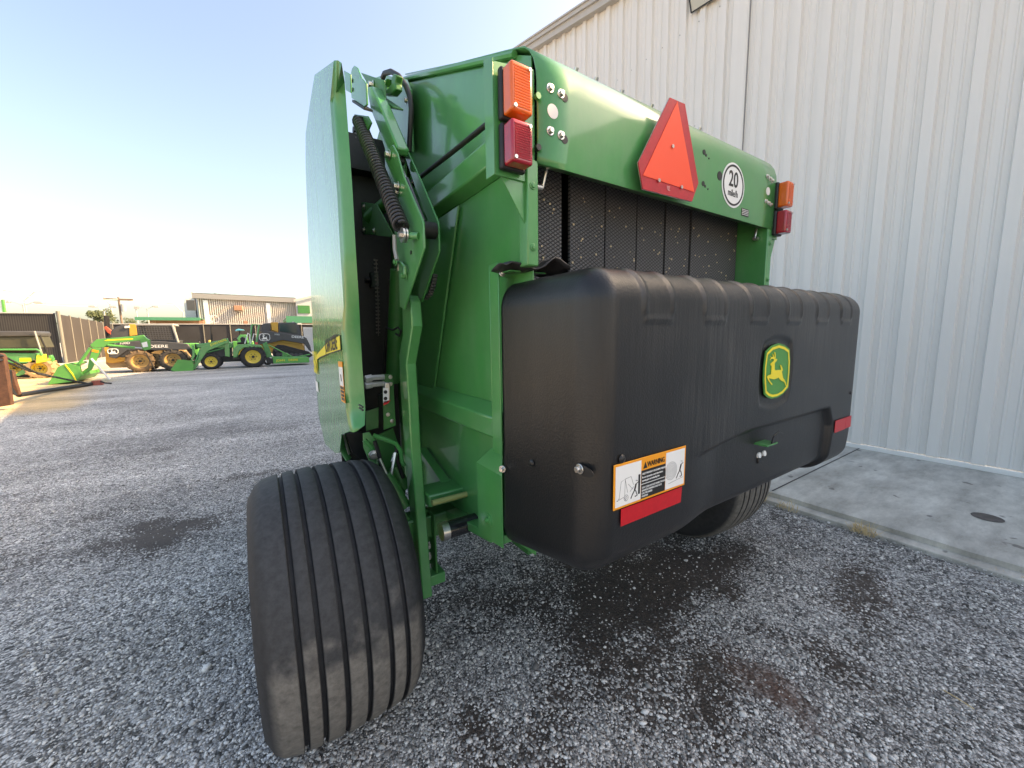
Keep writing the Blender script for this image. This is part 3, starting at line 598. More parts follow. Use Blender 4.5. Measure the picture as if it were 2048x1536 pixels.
# ---- rear cover
def cover_mesh():
    x0, x1, y0, y1, z0, z1 = .738, 2.735, .722, 1.20, .90, 1.805
    RX, RY, RT, RB = .075, .10, .10, .085
    def axis(a, c, step): n = max(2, int((c-a)/step)); return [a+(c-a)*i/n for i in range(n+1)]
    ax, ay, az = axis(x0, x1, .0085), axis(y0, y1, .010), axis(z0, z1, .0085)
    V = {}; vs = []; fs = []
    def shape(p):
        x, y, z = p
        # distance into each rounded zone, scaled so the corner is an ellipsoid
        zr = RT if z > 1.3 else RB
        a = (x-(x0+RX))/RX if x < x0+RX else ((x-(x1-RX*1.3))/(RX*1.3) if x > x1-RX*1.3 else 0)
        b_ = (y-(y0+RY))/RY if y < y0+RY else 0
        c = (z-(z1-RT))/RT if z > z1-RT else ((z-(z0+RB))/RB if z < z0+RB else 0)
        mxv = max(abs(a), abs(b_), abs(c)); ln = math.sqrt(a*a+b_*b_+c*c)
        k = mxv/ln if ln > 1e-9 else 1
        a2, b2, c2 = a*k, b_*k, c*k
        rx = RX if a < 0 else RX*1.3
        P3 = Vector((x+(a2-a)*rx, y+(b2-b_)*RY, z+(c2-c)*zr))
        n = Vector((a2/rx, b2/RY, c2/zr)); n = n.normalized() if n.length > 1e-9 else Vector((0,0,0)); d = n
        # soft raised bars on the crown
        h = 0
        for c in (.985,1.285,1.585,1.88,2.175,2.465):
            u = abs(P3.x-c); w = .066
            zz = sst(1.648, 1.672, P3.z - max(0, u-.035)*.45)
            h += (.0020*(1-sst(w-.004, w+.010, u)) + .0045*(1-sst(.005, .012, abs(u-w))))*zz*(1-sst(1.06,1.12,P3.y))
            h += .0045*(1-sst(.005, .012, abs(P3.z-1.655)))*(1-sst(w-.010, w+.006, u))*(1 if P3.y < .8 else 0)
        # recessed belly
        rx = sst(1.16, 1.42, P3.x)*(1-sst(2.385, 2.42, P3.x+max(0, P3.z-1.14)*.6))
        top = 1.232-.03*(1-sst(1.2,1.6,P3.x))
        rz = 1-sst(top-.012, top+.008, P3.z)
        h -= .028*rx*rz*(1-sst(.9, 1.0, P3.y))
        # badge pocket
        bx, bz = (P3.x-1.751)/.131, (P3.z-1.452)/.135
        e = max(abs(bx), abs(bz))*.55+.45*math.hypot(bx, bz)*.86
        if P3.y < .76: h -= .009*(1-sst(.93, 1.03, e))
        # gentle slack of moulded plastic
        h += .0015*noise.noise(Vector((P3.x*1.6, P3.y*1.6, P3.z*1.6)))
        nn = n if d.length > 1e-9 else Vector((0,-1,0))
        # draft: the belly tucks in towards the bottom, the near end leans
        out = P3 + nn*h
        out.y += .02*max(0, (1.12-out.z)/.22)**2
        out.z -= .22*max(0, out.y-.74)*max(0, 1-(out.z-z0)/.5)
        return out
    def vid(p):
        k = (round(p[0], 5), round(p[1], 5), round(p[2], 5))
        if k not in V: V[k] = len(vs); vs.append(tuple(shape(p)))
        return V[k]
    def face(A, Bv, f):
        for i in range(len(A)-1):
            for j in range(len(Bv)-1):
                fs.append((vid(f(A[i], Bv[j])), vid(f(A[i+1], Bv[j])), vid(f(A[i+1], Bv[j+1])), vid(f(A[i], Bv[j+1]))))
    face(ax, az, lambda a, c: (a, y0, c)); face(ay, az, lambda a, c: (x0, a, c)); face(ay, az, lambda a, c: (x1, a, c))
    face(ax, ay, lambda a, c: (a, c, z1)); face(ax, ay, lambda a, c: (a, c, z0))
    me = bpy.data.meshes.new('rear_cover'); me.from_pydata(vs, [], fs); me.materials.append(M_cover)
    bm = bmesh.new(); bm.from_mesh(me); bmesh.ops.recalc_face_normals(bm, faces=bm.faces); bm.to_mesh(me); bm.free(); me.shade_smooth()
    o = bpy.data.objects.new('rear_cover', me); C.objects.link(o); put(o, bal)
    s = o.modifiers.new('solid', 'SOLIDIFY'); s.thickness = .006; s.offset = -1
    return o
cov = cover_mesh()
YC = .7215
# badge
lo = ZL([(690,330),(790,362),(882,430),(893,640),(885,850),(860,1130),(760,1250),(660,1310),(560,1332),(480,1305),(425,1250),(408,1000),(415,760),(452,480),(560,372)])
lout = [P(u, v, y=YC+.002) for u, v in lo]; lc = sum(lout, Vector())/len(lout)
def rs(pts, k): return [lc+(p-lc)*k for p in pts]
bad = MB().prism(lout, (0,-.003,0)).build('badge', M_lgreen, cov)
ring = rs(lout, .935)+[]; inner = rs(lout, .845)
b = MB(); n = len(ring); b.add([p+Vector((0,-.0042,0)) for p in ring]+[p+Vector((0,-.0042,0)) for p in inner], [(i,(i+1)%n,n+(i+1)%n,n+i) for i in range(n)]); b.build('yellow_ring', M_yellow, bad)
deer = [(620,487),(636,500),(640,560),(636,618),(665,612),(668,625),(652,655),(632,672),(622,700),(622,800),(640,822),(690,812),(735,812),(738,790),(722,725),(735,722),(755,760),(768,800),(765,822),(752,840),(762,900),(775,960),(800,990),(822,1040),(838,1098),(826,1105),(806,1045),(780,1022),(740,1005),(712,975),(696,950),(660,965),(615,982),(560,972),(520,960),(524,985),(550,1030),(580,1065),(578,1085),(562,1078),(520,1020),(500,985),(485,945),(490,928),(520,905),(556,890),(562,820),(570,740),(548,720),(545,705),(575,675),(608,645),(610,622),(590,608),(560,612),(540,640),(535,634),(552,600),(560,590),(546,572),(550,566),(568,585),(592,578),(596,560),(580,525),(586,520),(604,550),(606,580),(622,572),(624,530),(614,495)]
MB().prism([P(*ZL([d])[0], y=YC-.0022) for d in deer], (0,-.0012,0)).build('leaping_deer', M_yellow, bad, smooth=0)
# warning label, bars and studs
wl = MB().box(.800,1.138, YC-.0050, YC-.0030, 1.118, 1.252).build('warning_label', M_orangedec, cov, bevel=.0009)
yl = YC-.0052
def lb(x0, x1, z0, z1, m, nm, d=0): return MB().box(x0, x1, yl-.0006-d, yl-d, z0, z1).build(nm, m, wl)
lb(.807,.916,1.125,1.245,M_white,'left_pictogram_field'); lb(1.034,1.131,1.125,1.245,M_white,'right_pictogram_field')
lb(.918,1.032,1.125,1.212,M_ink,'text_field'); lb(.918,1.032,1.169,1.171,M_white,'divider',.0004)
text('warning_word', 'WARNING', (.944, yl, 1.220), (1,0,0), (0,0,1), .0155, M_ink, wl, .0006, .76, .008)
MB().prism([(.926,yl,1.217),(.944,yl,1.217),(.935,yl,1.237)], (0,-.0006,0)).build('alert_triangle', M_ink, wl)
tx = [('HELP PREVENT CRUSHING INJURY', 1.199,.92),('Be sure bystanders stand clear before', 1.188,.80),('opening gate and unloading bale.', 1.178,.80),('STAY CLEAR OF GATE WHEN THE GATE', 1.156,.80),('ENGINE IS RUNNING AND GATE', 1.147,.80),('IS IN THE RAISED', 1.138,.80),('POSITION', 1.129,.80)]
for s_, z_, q_ in tx: text('caution_text', s_, (.921, yl-.0002, z_), (1,0,0), (0,0,1), .0055, M_white, wl, .0005, q_, .01)
def line(pts, r=.0007, nm='pictogram_line', m=M_gun): MB().tube([(x, yl-.0004, z) for x, z in pts], r, 5).build(nm, m, wl)
line([(.822,1.145),(.830,1.198),(.847,1.203),(.846,1.150)]); line([(.847,1.203),(.872,1.205),(.883,1.178)]); line([(.822,1.150),(.812,1.143),(.842,1.150),(.853,1.135)]); line([(.847,1.200),(.858,1.160)]); line([(.860,1.185),(.880,1.165)]); line([(.868,1.160),(.884,1.172)])
for r0 in (.009,.004): line([(.852+r0*math.cos(t*PI/8), 1.145+r0*math.sin(t*PI/8)) for t in range(17)])
MB().box(.904,.912, yl-.0012, yl-.0006, 1.144, 1.204).build('wall_bar', M_ink, wl)
fig = lambda ox, oz, s: [line([(ox+a*s, oz+c*s) for a, c in pts], r, 'pictogram_figure', M_ink) for pts, r in (([(0,0),(.010,.012),(.016,.008)], .0020),([(.010,.012),(.016,.030)], .0030),([(.012,.028),(.026,.034)], .0016),([(0,0),(-.006,-.010)], .0018),([(.016,.008),(.022,-.006),(.012,-.008)], .0018),([(.018,.040),(.0182,.041)], .0042))]
fig(.878,1.148,1); 
for r0 in (.029,.024,.019,.014,.009,.004): line([(1.062+r0*math.cos(t*PI/12), 1.182+r0*math.sin(t*PI/12)) for t in range(25)])
line([(1.050,1.142),(1.126,1.149)]); fig(1.096,1.162,1.05)
def tape(x0, x1, z0, z1, sk=0):
    o = MB().prism([(x0,YC-.0045,z0),(x1,YC-.0045,z0),(x1+sk,YC-.0045,z1),(x0,YC-.0045,z1)], (0,.0015,0)).build('red_reflector', M_redtape, cov); return o
tape(.834,1.122,1.062,1.114,.004)
t_ = tape(2.43,2.575,1.095,1.158); t_['label'] = 'pale red reflective strip at the right end'
tape(2.577,2.655,1.097,1.158)
def stud(p, n, r=.013, m=M_cover, h=.006, nm='push_rivet', par=cov):
    p = Vector(p); n = Vector(n).normalized(); b = MB(); b.lathe([(0,r),(h*.6,r*.8),(h,r*.3),(h,0)], (0,0,0), 'Z', 16)
    rot = n.to_track_quat('Z','Y').to_matrix(); b.v = [tuple(rot @ Vector(v)+p) for v in b.v]; return b.build(nm, m, par)
stud((.834,YC-.004,1.264), (0,-1,0)); stud((.734,1.017,1.19), (-1,0,0)); stud((2.62,YC+.0,1.285), (0,-1,0), .010)
MB().prism([(.7365,.772+.03*math.cos(t*PI/8)*1.4,1.235+.016*math.sin(t*PI/8)) for t in range(16)], (-.002,0,0)).build('slot', M_ink, cov)
bolt(cov, (.734,.783,1.237), (-1,0,0), .010, .012)
# latch and eyes in the belly
lt = MB().box(1.665,1.755, .700,.752, 1.158,1.164).build('latch', M_green, cov)
MB().prism([(1.70,.698,1.166),(1.80,.698,1.171),(1.795,.698,1.196),(1.76,.698,1.208),(1.715,.698,1.197)], (0,.006,0)).build('latch_tab', M_cover, lt, bevel=.002)
for x in (1.705,1.748): MB().cyl((x,.752,1.105),(x,.742,1.107),.012,16).build('lock_eye', M_white, lt)
MB().box(1.700,1.755,.744,.752,1.070,1.092).build('lock_plate', M_cover, lt, bevel=.003)
# crumpled rubber flap at the top corner and side bracket
fl = MB(); rows = 12; cols = 5; vs = []
for i in range(rows+1):
    for j in range(cols+1):
        u = i/rows; x = .70+.235*u; y = 1.10+.10*j/cols-.05*u; z = 1.845+.012*math.sin(u*9+j*.7)+.030*math.exp(-((u-.72)/.16)**2)*(1-.25*j)+.006*noise.noise(Vector((u*7,j,0)))
        vs.append((x, y, z))
fl.add(vs, [(i*(cols+1)+j, i*(cols+1)+j+1, (i+1)*(cols+1)+j+1, (i+1)*(cols+1)+j) for i in range(rows) for j in range(cols)]); bp(fl, 'rubber_flap', M_flap, smooth=60, solid=.005)
MB().box(.784,.794,1.11,1.262,.85,1.06).build('inner_shadow_plate', M_black, bal)  # black sheet standing in for the shade between guard and cover
MB().box(.745,.80,1.22,1.30,.80,.835).build('lower_tab', M_green, bal, bevel=.003)
b = MB().box(.728,.734,1.200,1.262,1.17,1.872).box(.728,.755,1.262,1.266,1.17,1.872).box(.728,.88,1.12,1.26,1.832,1.836); bp(b, 'cover_bracket', M_green, bevel=.002)
bolt(bal, (.735,1.185,1.832), (0,-1,.3), .008)
# guard with folded top
g = MB()
gp = [P(953,924,x=.735), P(1003,952,x=.735), P(1006,1097,x=.735), P(957,1067,x=.735)]
g.prism(gp, (.004,0,0)); g.prism([gp[0], gp[1], P(1005,886,x=.775), P(996,884,x=.785)], (.003,0,.001))
gd = bp(g, 'corner_guard', M_green, bevel=.001)
c = P(977,1040,x=.735); MB().cyl(c, c+Vector((-.004,0,0)), .030, 24).cyl(c+Vector((-.004,0,0)), c+Vector((-.010,0,0)), .014, 16).cyl(c+Vector((-.01,0,0)), c+Vector((-.018,0,0)), .009, 6).build('bolt', M_green, gd)
bolt(gd, P(1005,938,x=.725), (-1,-.6,0), .009, .012)
# ---- wheels
def tyre(xc, yc, r, W, gro, nm='tyre', par=None):
    hw = W/2; prof = [(-hw*.80,.262,0),(-hw*.93,.30,0),(-hw,.385,0),(-hw*.985,.443,0),(-hw*.90,.488,0),(-hw*.80,r-.020,1)]
    gro = sorted(gro); cr = lambda t: r-.0-.018*(t/hw/.8)**2*.8
    for g_ in gro:
        w = .0098
        prof += [(g_-w-.0015, cr(g_), 1), (g_-w+.002, cr(g_)-.002, 0), (g_-w*.6, cr(g_)-.018, 0), (g_+w*.6, cr(g_)-.018, 0), (g_+w-.002, cr(g_)-.002, 0), (g_+w+.0015, cr(g_), 1)]
        nxt = [q for q in gro if q > g_]
        if nxt: mid = (g_+nxt[0])/2; prof.append((mid, cr(mid)+.0008, 1))
    prof += [(hw*.80,r-.020,1),(hw*.90,.488,0),(hw*.985,.443,0),(hw,.385,0),(hw*.93,.30,0),(hw*.80,.262,0)]
    b = MB(); b.lathe([(p[0], p[1]) for p in prof], (xc, yc, r), 'X', 144)
    k = len(prof); n = 144
    # flattened foot
    b.v = [(x, y, max(z, .006)) for x, y, z in b.v]
    o = b.build(nm, M_tyre, par, smooth=40)
    a = o.data.attributes.new('tread', 'FLOAT', 'POINT'); a.data.foreach_set('value', np.tile(np.array([p[2] for p in prof], dtype=np.float32), n))
    return o
WY, WR = 1.78, .53
def baler_wheel(xc, s, gro):
    w = bpy.data.objects.new('wheel', None); C.objects.link(w); w.parent = bal; w.matrix_parent_inverse = Matrix.Translation(bal.location).inverted(); w.location = (xc, WY, WR)
    t = tyre(xc, WY, WR, .55, gro); t.parent = w; t.matrix_parent_inverse = Matrix.Translation(w.location).inverted()
    b = MB(); b.lathe([(-s*.19,.262),(-s*.21,.268),(-s*.20,.245),(-s*.05,.225),(-s*.03,.10),(-s*.06,.08),(-s*.06,0)], (xc,WY,WR), 'X', 48); b.lathe([(s*.22,.265),(s*.20,.245),(s*.0,.235)], (xc,WY,WR), 'X', 48)
    r = b.build('rim', M_rimy); r.parent = w; r.matrix_parent_inverse = Matrix.Translation(w.location).inverted()
gro = [P(u, 1200, y=1.285).x-.18 for u in (589,631.5,680.6,727.6,774.5,808.7)]
baler_wheel(.18, 1, gro); baler_wheel(2.90, -1, [-g_ for g_ in gro])
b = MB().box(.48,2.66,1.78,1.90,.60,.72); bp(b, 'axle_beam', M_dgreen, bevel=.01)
# ---- near side shield
SXO = .302
top_ = [(668,121),(629,149),(620,204),(611,267),(611,330),(612,360),(617,500),(622,596),(628,714),(637,831),(650,888),(671,907),(679,906),(683,869)]
outl = px(top_, x=SXO)
rear = px([(700,863),(697,850),(692,816),(689,731),(683,661),(688,614),(681,500),(675,386),(664,246),(661,204)], x=SXO)
def smoothpoly(a): return a
poly = outl+rear
sh = MB().prism(poly, (.004,0,0)); shield = bp(sh, 'side_shield', M_shield, bevel=.002)
# rolled rear flange facing the camera
fo = px([(668,121),(661,204),(664,246),(675,386),(681,500),(688,614),(683,661),(689,731),(692,816),(697,850),(700,863)], x=SXO)
fi_px = [(683,126),(689,165),(694,235),(704,373),(711,500),(717,596),(720,661),(724,731),(730,816),(729,850),(713,863)]
fi = []
for a, (u, v) in zip(fo, fi_px):
    y = a.y-.045; fi.append(P(u, v, y=y))
k = len(fo); mid = [a.lerp(c, .35)+Vector((0,-.018,0)) for a, c in zip(fo, fi)]; mid[0] = fo[0].lerp(fi[0], .55)+Vector((0,0,.004))
b = MB(); b.add(fo+mid+fi+[p+Vector((.002,.06,0)) for p in fi], [(r_*k+i, r_*k+i+1, (r_+1)*k+i+1, (r_+1)*k+i) for r_ in range(3) for i in range(k-1)])
b.build('rear_flange', M_green, shield, smooth=50, solid=.003)
# far side shield, mirrored about the machine's centre line
MB().prism([Vector((3.16-p.x, p.y, p.z)) for p in poly], (-.004,0,0)).build('side_shield', M_shield, bal, bevel=.002)
# decals on the shield
NX = (-1,0,0)
def sdec(name, pts, m, lift=.0035): return decal(name, px(ZD(pts), x=SXO), NX, m, shield, lift+.001)
sdec('stripe_edge', [(186,492),(212,395),(330,262),(482,176),(494,356),(340,405),(240,450)], M_ink, .003)
sdec('yellow_stripe', [(188,484),(214,402),(330,272),(480,186),(490,345),(340,395),(240,440)], M_yellow, .0042)
a = P(*ZD([(318,384)])[0], x=SXO); c = P(*ZD([(470,338)])[0], x=SXO)
text('maker_name', 'JOHN DEERE', Vector((SXO, a.y, a.z)), (0,-1,(c.z-a.z)/(a.y-c.y)), (0,0,1), .068, M_ink, shield, .0062, (a-c).length/(.068/.69*6.1), .012)
a = P(*ZD([(176,612)])[0], x=SXO); c = P(*ZD([(230,600)])[0], x=SXO)
text('model_number', '560M', Vector((SXO, a.y, a.z)), (0,-1,0), (0,0,1), .14, M_yellow, shield, .005, (a-c).length/(.14/.69*2.6), .015)
sdec('white_sticker', [(190,718),(218,738),(228,856),(200,830)], M_white)
sdec('safety_decal_edge', [(460,486),(508,494),(545,985),(500,955)], M_orangedec, .003)
sdec('safety_decal_head', [(462,490),(508,498),(512,555),(467,548)], M_orangedec, .004)
sdec('safety_decal_picture', [(468,552),(513,558),(526,785),(486,768)], M_white, .004)
sdec('safety_decal_figure', [(492,640),(500,645),(508,725),(500,718)], M_ink, .0050)
for i in range(4): sdec('safety_decal_text', [(489+5*i,778+44*i),(527+3*i,794+44*i),(530+3*i,826+44*i),(493+5*i,808+44*i)], M_ink, .0042)
for p in ((300,265),(95,1050)): pass
for (u, v) in ((679,170),(722,812),(722,818)): 
    c = P(u, v, y=1.67); MB().cyl(c+Vector((0,.03,0)), c+Vector((0,-.035,0)), .004, 8).build('rivet', M_black, shield)
# ---- front half of the machine behind (frame, side, deck)
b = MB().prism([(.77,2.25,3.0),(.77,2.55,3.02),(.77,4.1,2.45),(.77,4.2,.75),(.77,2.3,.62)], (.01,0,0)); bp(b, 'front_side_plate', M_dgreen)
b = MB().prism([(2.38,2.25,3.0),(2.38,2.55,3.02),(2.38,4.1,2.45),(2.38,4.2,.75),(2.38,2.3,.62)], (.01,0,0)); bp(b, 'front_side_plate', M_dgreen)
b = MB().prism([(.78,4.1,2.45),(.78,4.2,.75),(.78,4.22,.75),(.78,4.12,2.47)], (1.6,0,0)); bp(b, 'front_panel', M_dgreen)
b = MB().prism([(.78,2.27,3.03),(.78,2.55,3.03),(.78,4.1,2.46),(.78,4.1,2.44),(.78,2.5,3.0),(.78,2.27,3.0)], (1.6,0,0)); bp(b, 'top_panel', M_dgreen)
b = MB().box(.40,.78,3.0,3.02,.95,2.55).box(.385,.765,2.60,2.62,.8,2.84).box(.36,.77,2.5,3.0,2.60,2.62); bp(b, 'cavity_dark_plates', M_black)  # black plates added to keep the cavity behind the shield dark
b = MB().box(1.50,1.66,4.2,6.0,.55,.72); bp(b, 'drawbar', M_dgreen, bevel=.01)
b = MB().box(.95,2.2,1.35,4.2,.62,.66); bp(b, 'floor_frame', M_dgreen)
# drive chain with pale side plates
M_chain = mat('oily_chain', (.13,.125,.12), .4, metal=.6)
for line_ in (((714,252),(719,470),(722,640),(728,705)), ((752,520),(756,600),(757,672))):
    b = MB(); q = px(line_, x=.60)
    for a, c in zip(q, q[1:]):
        n = int((c-a).length/.021)
        b.tube([a, c], .0025, 5)
        for i in range(n):
            p = a.lerp(c, i/n); b.box(p.x-.012, p.x-.006, p.y-.006, p.y+.006, p.z-.005, p.z+.0045); b.cyl((p.x-.014,p.y,p.z),(p.x+.010,p.y,p.z), .0035, 6)
    bp(b, 'drive_chain', M_chain, smooth=0)
for (u, v, r) in ((722,690,.13),(740,560,.05),(716,262,.06)):
    c = P(u, v, x=.62); b = MB(); nn = 22
    pts = [c+Vector((0, math.cos(2*PI*i/(nn*2))*(r if i % 2 else r*.9), math.sin(2*PI*i/(nn*2))*(r if i % 2 else r*.9))) for i in range(nn*2)]
    b.prism(pts, (.014,0,0)); b.cyl(c+Vector((-.03,0,0)), c+Vector((.05,0,0)), r*.3, 14); bp(b, 'sprocket', M_black)
# bracket with cross tube near the middle
b = MB().prism(px([(723,404),(753,408),(786,470),(780,474),(724,468)], x=.60), (.006,0,0)); br = bp(b, 'tube_bracket', M_dgreen, bevel=.002)
for p in ((729,413),(729,460),(749,462)): bolt(br, P(*p, x=.598), NX, .011, .008)
b = MB().cyl(P(738,436,x=.605), P(800,384,x=.70), .036, 18); bp(b, 'cross_tube', M_dgreen)
# ---- tailgate linkage
def plate(name, pts, x, t, m=M_green, par=bal, bevel=.003): return MB().prism(px(pts, x=x), (t,0,0)).build(name, m, par, bevel=bevel)
arm = plate('linkage_arm', Z3([(510,282),(545,275),(600,392),(745,745),(735,800),(660,800),(600,610),(540,460)]), .555, .055, bevel=.008)
kp = plate('linkage_plate', [(769,308),(785,289),(794,306),(806,350),(846,444),(848,496),(808,619),(799,614),(797,540),(790,470),(772,380)], .535, .008)
plate('linkage_plate', [(805,300),(812,296),(840,358),(876,444),(878,502),(843,604),(834,604),(840,560),(858,505),(858,450),(830,375)], .625, .008)
post = plate('linkage_post', [(799,600),(804,618),(805,667),(798,708),(799,758),(803,820),(811,932),(817,1002),(829,1110),(839,1200),(846,1200),(843,1166),(833,1036),(822,898),(817,802),(812,728),(824,652),(820,602),(815,590)], .565, .050, bevel=.006)
ft_ = P(850,1180,x=.60)
MB().box(.566,.700, ft_.y-.03, ft_.y+.06, .375,.43).build('foot', M_green, post, bevel=.004)
MB().box(.655,.665, ft_.y-.02, ft_.y+.10, .43,.74).box(.60,.66, ft_.y+.06,ft_.y+.066,.43,.74).build('foot_plate', M_dgreen, post, bevel=.003)
for p in ((861,1090),(858,1112),(858,1135)): bolt(post, P(*p, y=ft_.y+.055), (-.2,-1,0), .014, .010)
for p in ((779,310),(796,373),(794,385)): bolt(kp, P(*p, x=.533), NX, .013, .016)
bolt(kp, P(812,552,x=.533), NX, .012, .02, M_green)
c = P(822,505,x=.534); MB().cyl(c, c+Vector((-.002,0,0)), .008, 10).build('hole', M_ink, kp)
# extension spring
a, c = P(718,243,x=.49), P(803,455,x=.49); L_ = (c-a); n_t = 38; d = L_.normalized(); e1 = d.orthogonal().normalized(); e2 = d.cross(e1)
pth = [a+L_*(i/(n_t*14)) + (e1*math.cos(2*PI*i/14)+e2*math.sin(2*PI*i/14))*.0265 for i in range(n_t*14+1)]
spr = bp(MB().tube(pth, .0062, 7), 'coil_spring', M_spring, smooth=80)
bp(MB().cyl(a+d*.02, c-d*.02, .012, 10), 'spring_rod', M_black)
MB().tube([a+d*.01, a-d*.03+e1*.01, a-d*.05, a-d*.045-e1*.02], .006, 8).build('spring_hook', M_spring, spr)
w_ = P(803,470,x=.485); MB().cyl(w_, w_+Vector((.008,0,0)), .028, 24).cyl(w_+Vector((.012,0,0)), w_+Vector((.018,0,0)), .028, 24).cyl(w_+Vector((-.012,0,0)), w_+Vector((0,0,0)), .012, 6).build('spring_washer', M_steel, spr)
MB().cyl(w_+Vector((.018,0,0)), P(838,472,x=.535), .013, 14).build('anchor_pin', M_green, spr)
plate('spring_anchor', [(708,228),(735,232),(742,245),(735,262),(712,250)], .50, .008, M_dgreen)
# gas strut
a, c = P(797,318,x=.585), P(853,460,x=.585); d = (c-a)
gs = bp(MB().cyl(a+d*.33, a+d*.92, .015, 14), 'gas_strut', M_blackgloss)
MB().cyl(a+d*.04, a+d*.34, .006, 10).build('strut_rod', M_steel, gs)
MB().box(a.x-.02,a.x+.02,a.y-.035,a.y+.035,a.z-.03,a.z+.015).build('strut_end', M_black, gs, bevel=.008)
MB().cyl(c+Vector((-.02,0,-.0)), c+Vector((.035,0,0)), .032, 18).build('strut_end', M_black, gs)
# thin link below the spring
bp(MB().tube(px([(789,470),(790,500),(794,520)], x=.50), .009, 8), 'release_link', M_pole)
bp(MB().tube(px([(793,524),(803,526),(810,535),(810,549)], x=.52), .007, 8), 'release_rod', M_green)
bolt(bal, P(792,524,x=.50), NX, .010, .008, M_green)
# top bracket, hook and hinge
tb = plate('hinge_bracket', Z3([(380,185),(480,220),(505,255),(512,420),(490,440),(395,370)]), .50, .008)
for p in Z3([(402,235),(405,305)]): c = P(*p, x=.499); MB().cyl(c, c+Vector((-.003,0,0)), .009, 10).build('hole', M_ink, tb)
MB().prism(px(Z3([(400,380),(490,440),(490,460),(400,400)]), x=.49), (.04,0,0)).build('rubber_pad', M_hose, tb)
plate('hinge_link', Z3([(335,155),(385,185),(390,330),(350,310)]), .42, .006)
plate('hinge_ear', Z3([(388,190),(398,140),(415,118),(440,135),(475,225)]), .52, .008)
plate('hinge_plate', Z3([(465,172),(560,205),(640,230),(655,420),(600,400),(520,300),(505,240)]), .60, .01, M_dgreen)
hk = [(735,185),(745,235),(720,250),(735,300),(700,345),(640,350),(622,290),(625,215),(660,190),(690,185)]
plate('lift_lug', Z3([(640,345),(700,345),(735,300),(728,250),(738,190),(715,180),(700,215),(700,260),(665,300),(650,270),(668,215),(640,230),(622,290)]), .64, .035, M_dgreen, bevel=.006)
plate('frame_ear', Z3([(600,350),(715,430),(715,445),(620,430)]), .62, .05, M_dgreen)
bolt(bal, P(*Z3([(560,270)])[0], x=.598), NX, .014, .02)
bolt(bal, P(*Z3([(820,388)])[0], x=.72), NX, .011, .01)
plate('upper_frame_panel', Z3([(560,215),(640,190),(800,220),(835,300),(850,780),(740,740),(640,520),(570,400)]), .74, .02, M_green)
# hydraulic hose over the top
bp(MB().tube(px(Z3([(635,215),(650,180),(700,165),(760,200),(815,280),(845,360),(855,450),(850,560),(843,680),(838,780)]), x=.70), .013, 10), 'hydraulic_hose', M_hose, smooth=80)
bp(MB().tube([(.735,2.30,2.42),(.74,2.0,2.41),(.745,1.6,2.385),(.75,1.2,2.365)], .010, 8), 'hydraulic_hose', M_hose, smooth=80)
bp(MB().cyl((.735,2.26,2.415),(.74,1.98,2.405), .019, 12), 'hose_sleeve', M_blackgloss)
# lift cylinder standing behind the post, hoses and lock valve
a, c = P(797,540,x=.64), P(786,762,x=.64); lc_ = bp(MB().cyl(a, c, .042, 20), 'lift_cylinder', M_dgreen)
MB().cyl(a+(a-c).normalized()*.25, a, .02, 12).build('piston_rod', M_steel, lc_)
bp(MB().tube(px([(779,560),(776,640),(770,700),(767,760),(772,800)], x=.60), .008, 8), 'hydraulic_hose', M_hose)
bp(MB().tube(px([(772,655),(785,660),(796,655),(802,662),(799,672),(792,668)], x=.56), .005, 8), 'wire_tie', M_hose)
vp = bp(MB().prism(px([(764,748),(786,749),(792,851),(768,860)], y=1.98), (0,.01,0)), 'valve_plate', M_dgreen, bevel=.002)
for (u, v) in ((781,754),(781,768),(776,829),(784,842)): bolt(vp, P(u,v,y=1.979), (0,-1,0), .007, .006)
for (u, v) in ((756,755),(756,768)):
    c = P(u,v,y=1.96); MB().cyl(c+Vector((-.04,0,0)), c+Vector((.03,0,0)), .014, 6).cyl(c+Vector((-.06,0,-.004)), c+Vector((-.03,0,0)), .019, 6).build('hydraulic_fitting', M_steel, vp)
MB().prism(px([(766,764),(777,764),(777,800),(766,803)], y=1.972), (0,-.03,0)).build('valve_body', M_steel, vp, bevel=.004)
MB().prism(px([(766,776),(777,776),(778,803),(766,806)], y=1.938), (0,-.001,0)).build('lock_label', M_white, vp)
for v in (784,797): c = P(771,v,y=1.936); MB().cyl(c, c+Vector((0,-.001,0)), .009, 14).build('lock_symbol', M_ink, vp)
MB().prism(px([(767,803),(781,800),(776,807),(767,811)], y=1.938), (0,-.001,0)).build('red_arrow', M_redtape, vp)
bp(MB().prism(px([(731,823),(757,815),(757,855),(733,862)], y=2.05), (0,.01,0)), 'step_plate', M_dgreen)
bp(MB().prism(px([(757,790),(766,786),(768,865),(757,858)], y=2.2), (0,.02,0)), 'dark_plate', M_black)
# clutter under the shield: brackets, cylinders, hoses, tie bars
bp(MB().prism(px(Z5([(330,180),(380,170),(430,235),(445,560),(400,440),(335,290)]), y=1.98), (0,.012,0)), 'bracket', M_green, bevel=.002)
bp(MB().prism(px(Z5([(195,180),(325,170),(375,300),(370,425),(250,330)]), y=2.15), (0,.02,0)), 'mud_flap', M_black, bevel=.004)
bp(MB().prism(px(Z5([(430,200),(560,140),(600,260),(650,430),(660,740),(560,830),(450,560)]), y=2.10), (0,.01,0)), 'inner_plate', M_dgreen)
for a, c, r in (((455,375),(512,500),.010),((580,330),(560,400),.012)):
    bp(MB().cyl(P(*Z5([a])[0], y=1.92), P(*Z5([c])[0], y=1.90), r, 10), 'piston_rod', M_steel)
bp(MB().cyl(P(*Z5([(508,490)])[0], y=1.90), P(*Z5([(655,745)])[0], y=1.86), .030, 18), 'hydraulic_cylinder', M_dgreen)
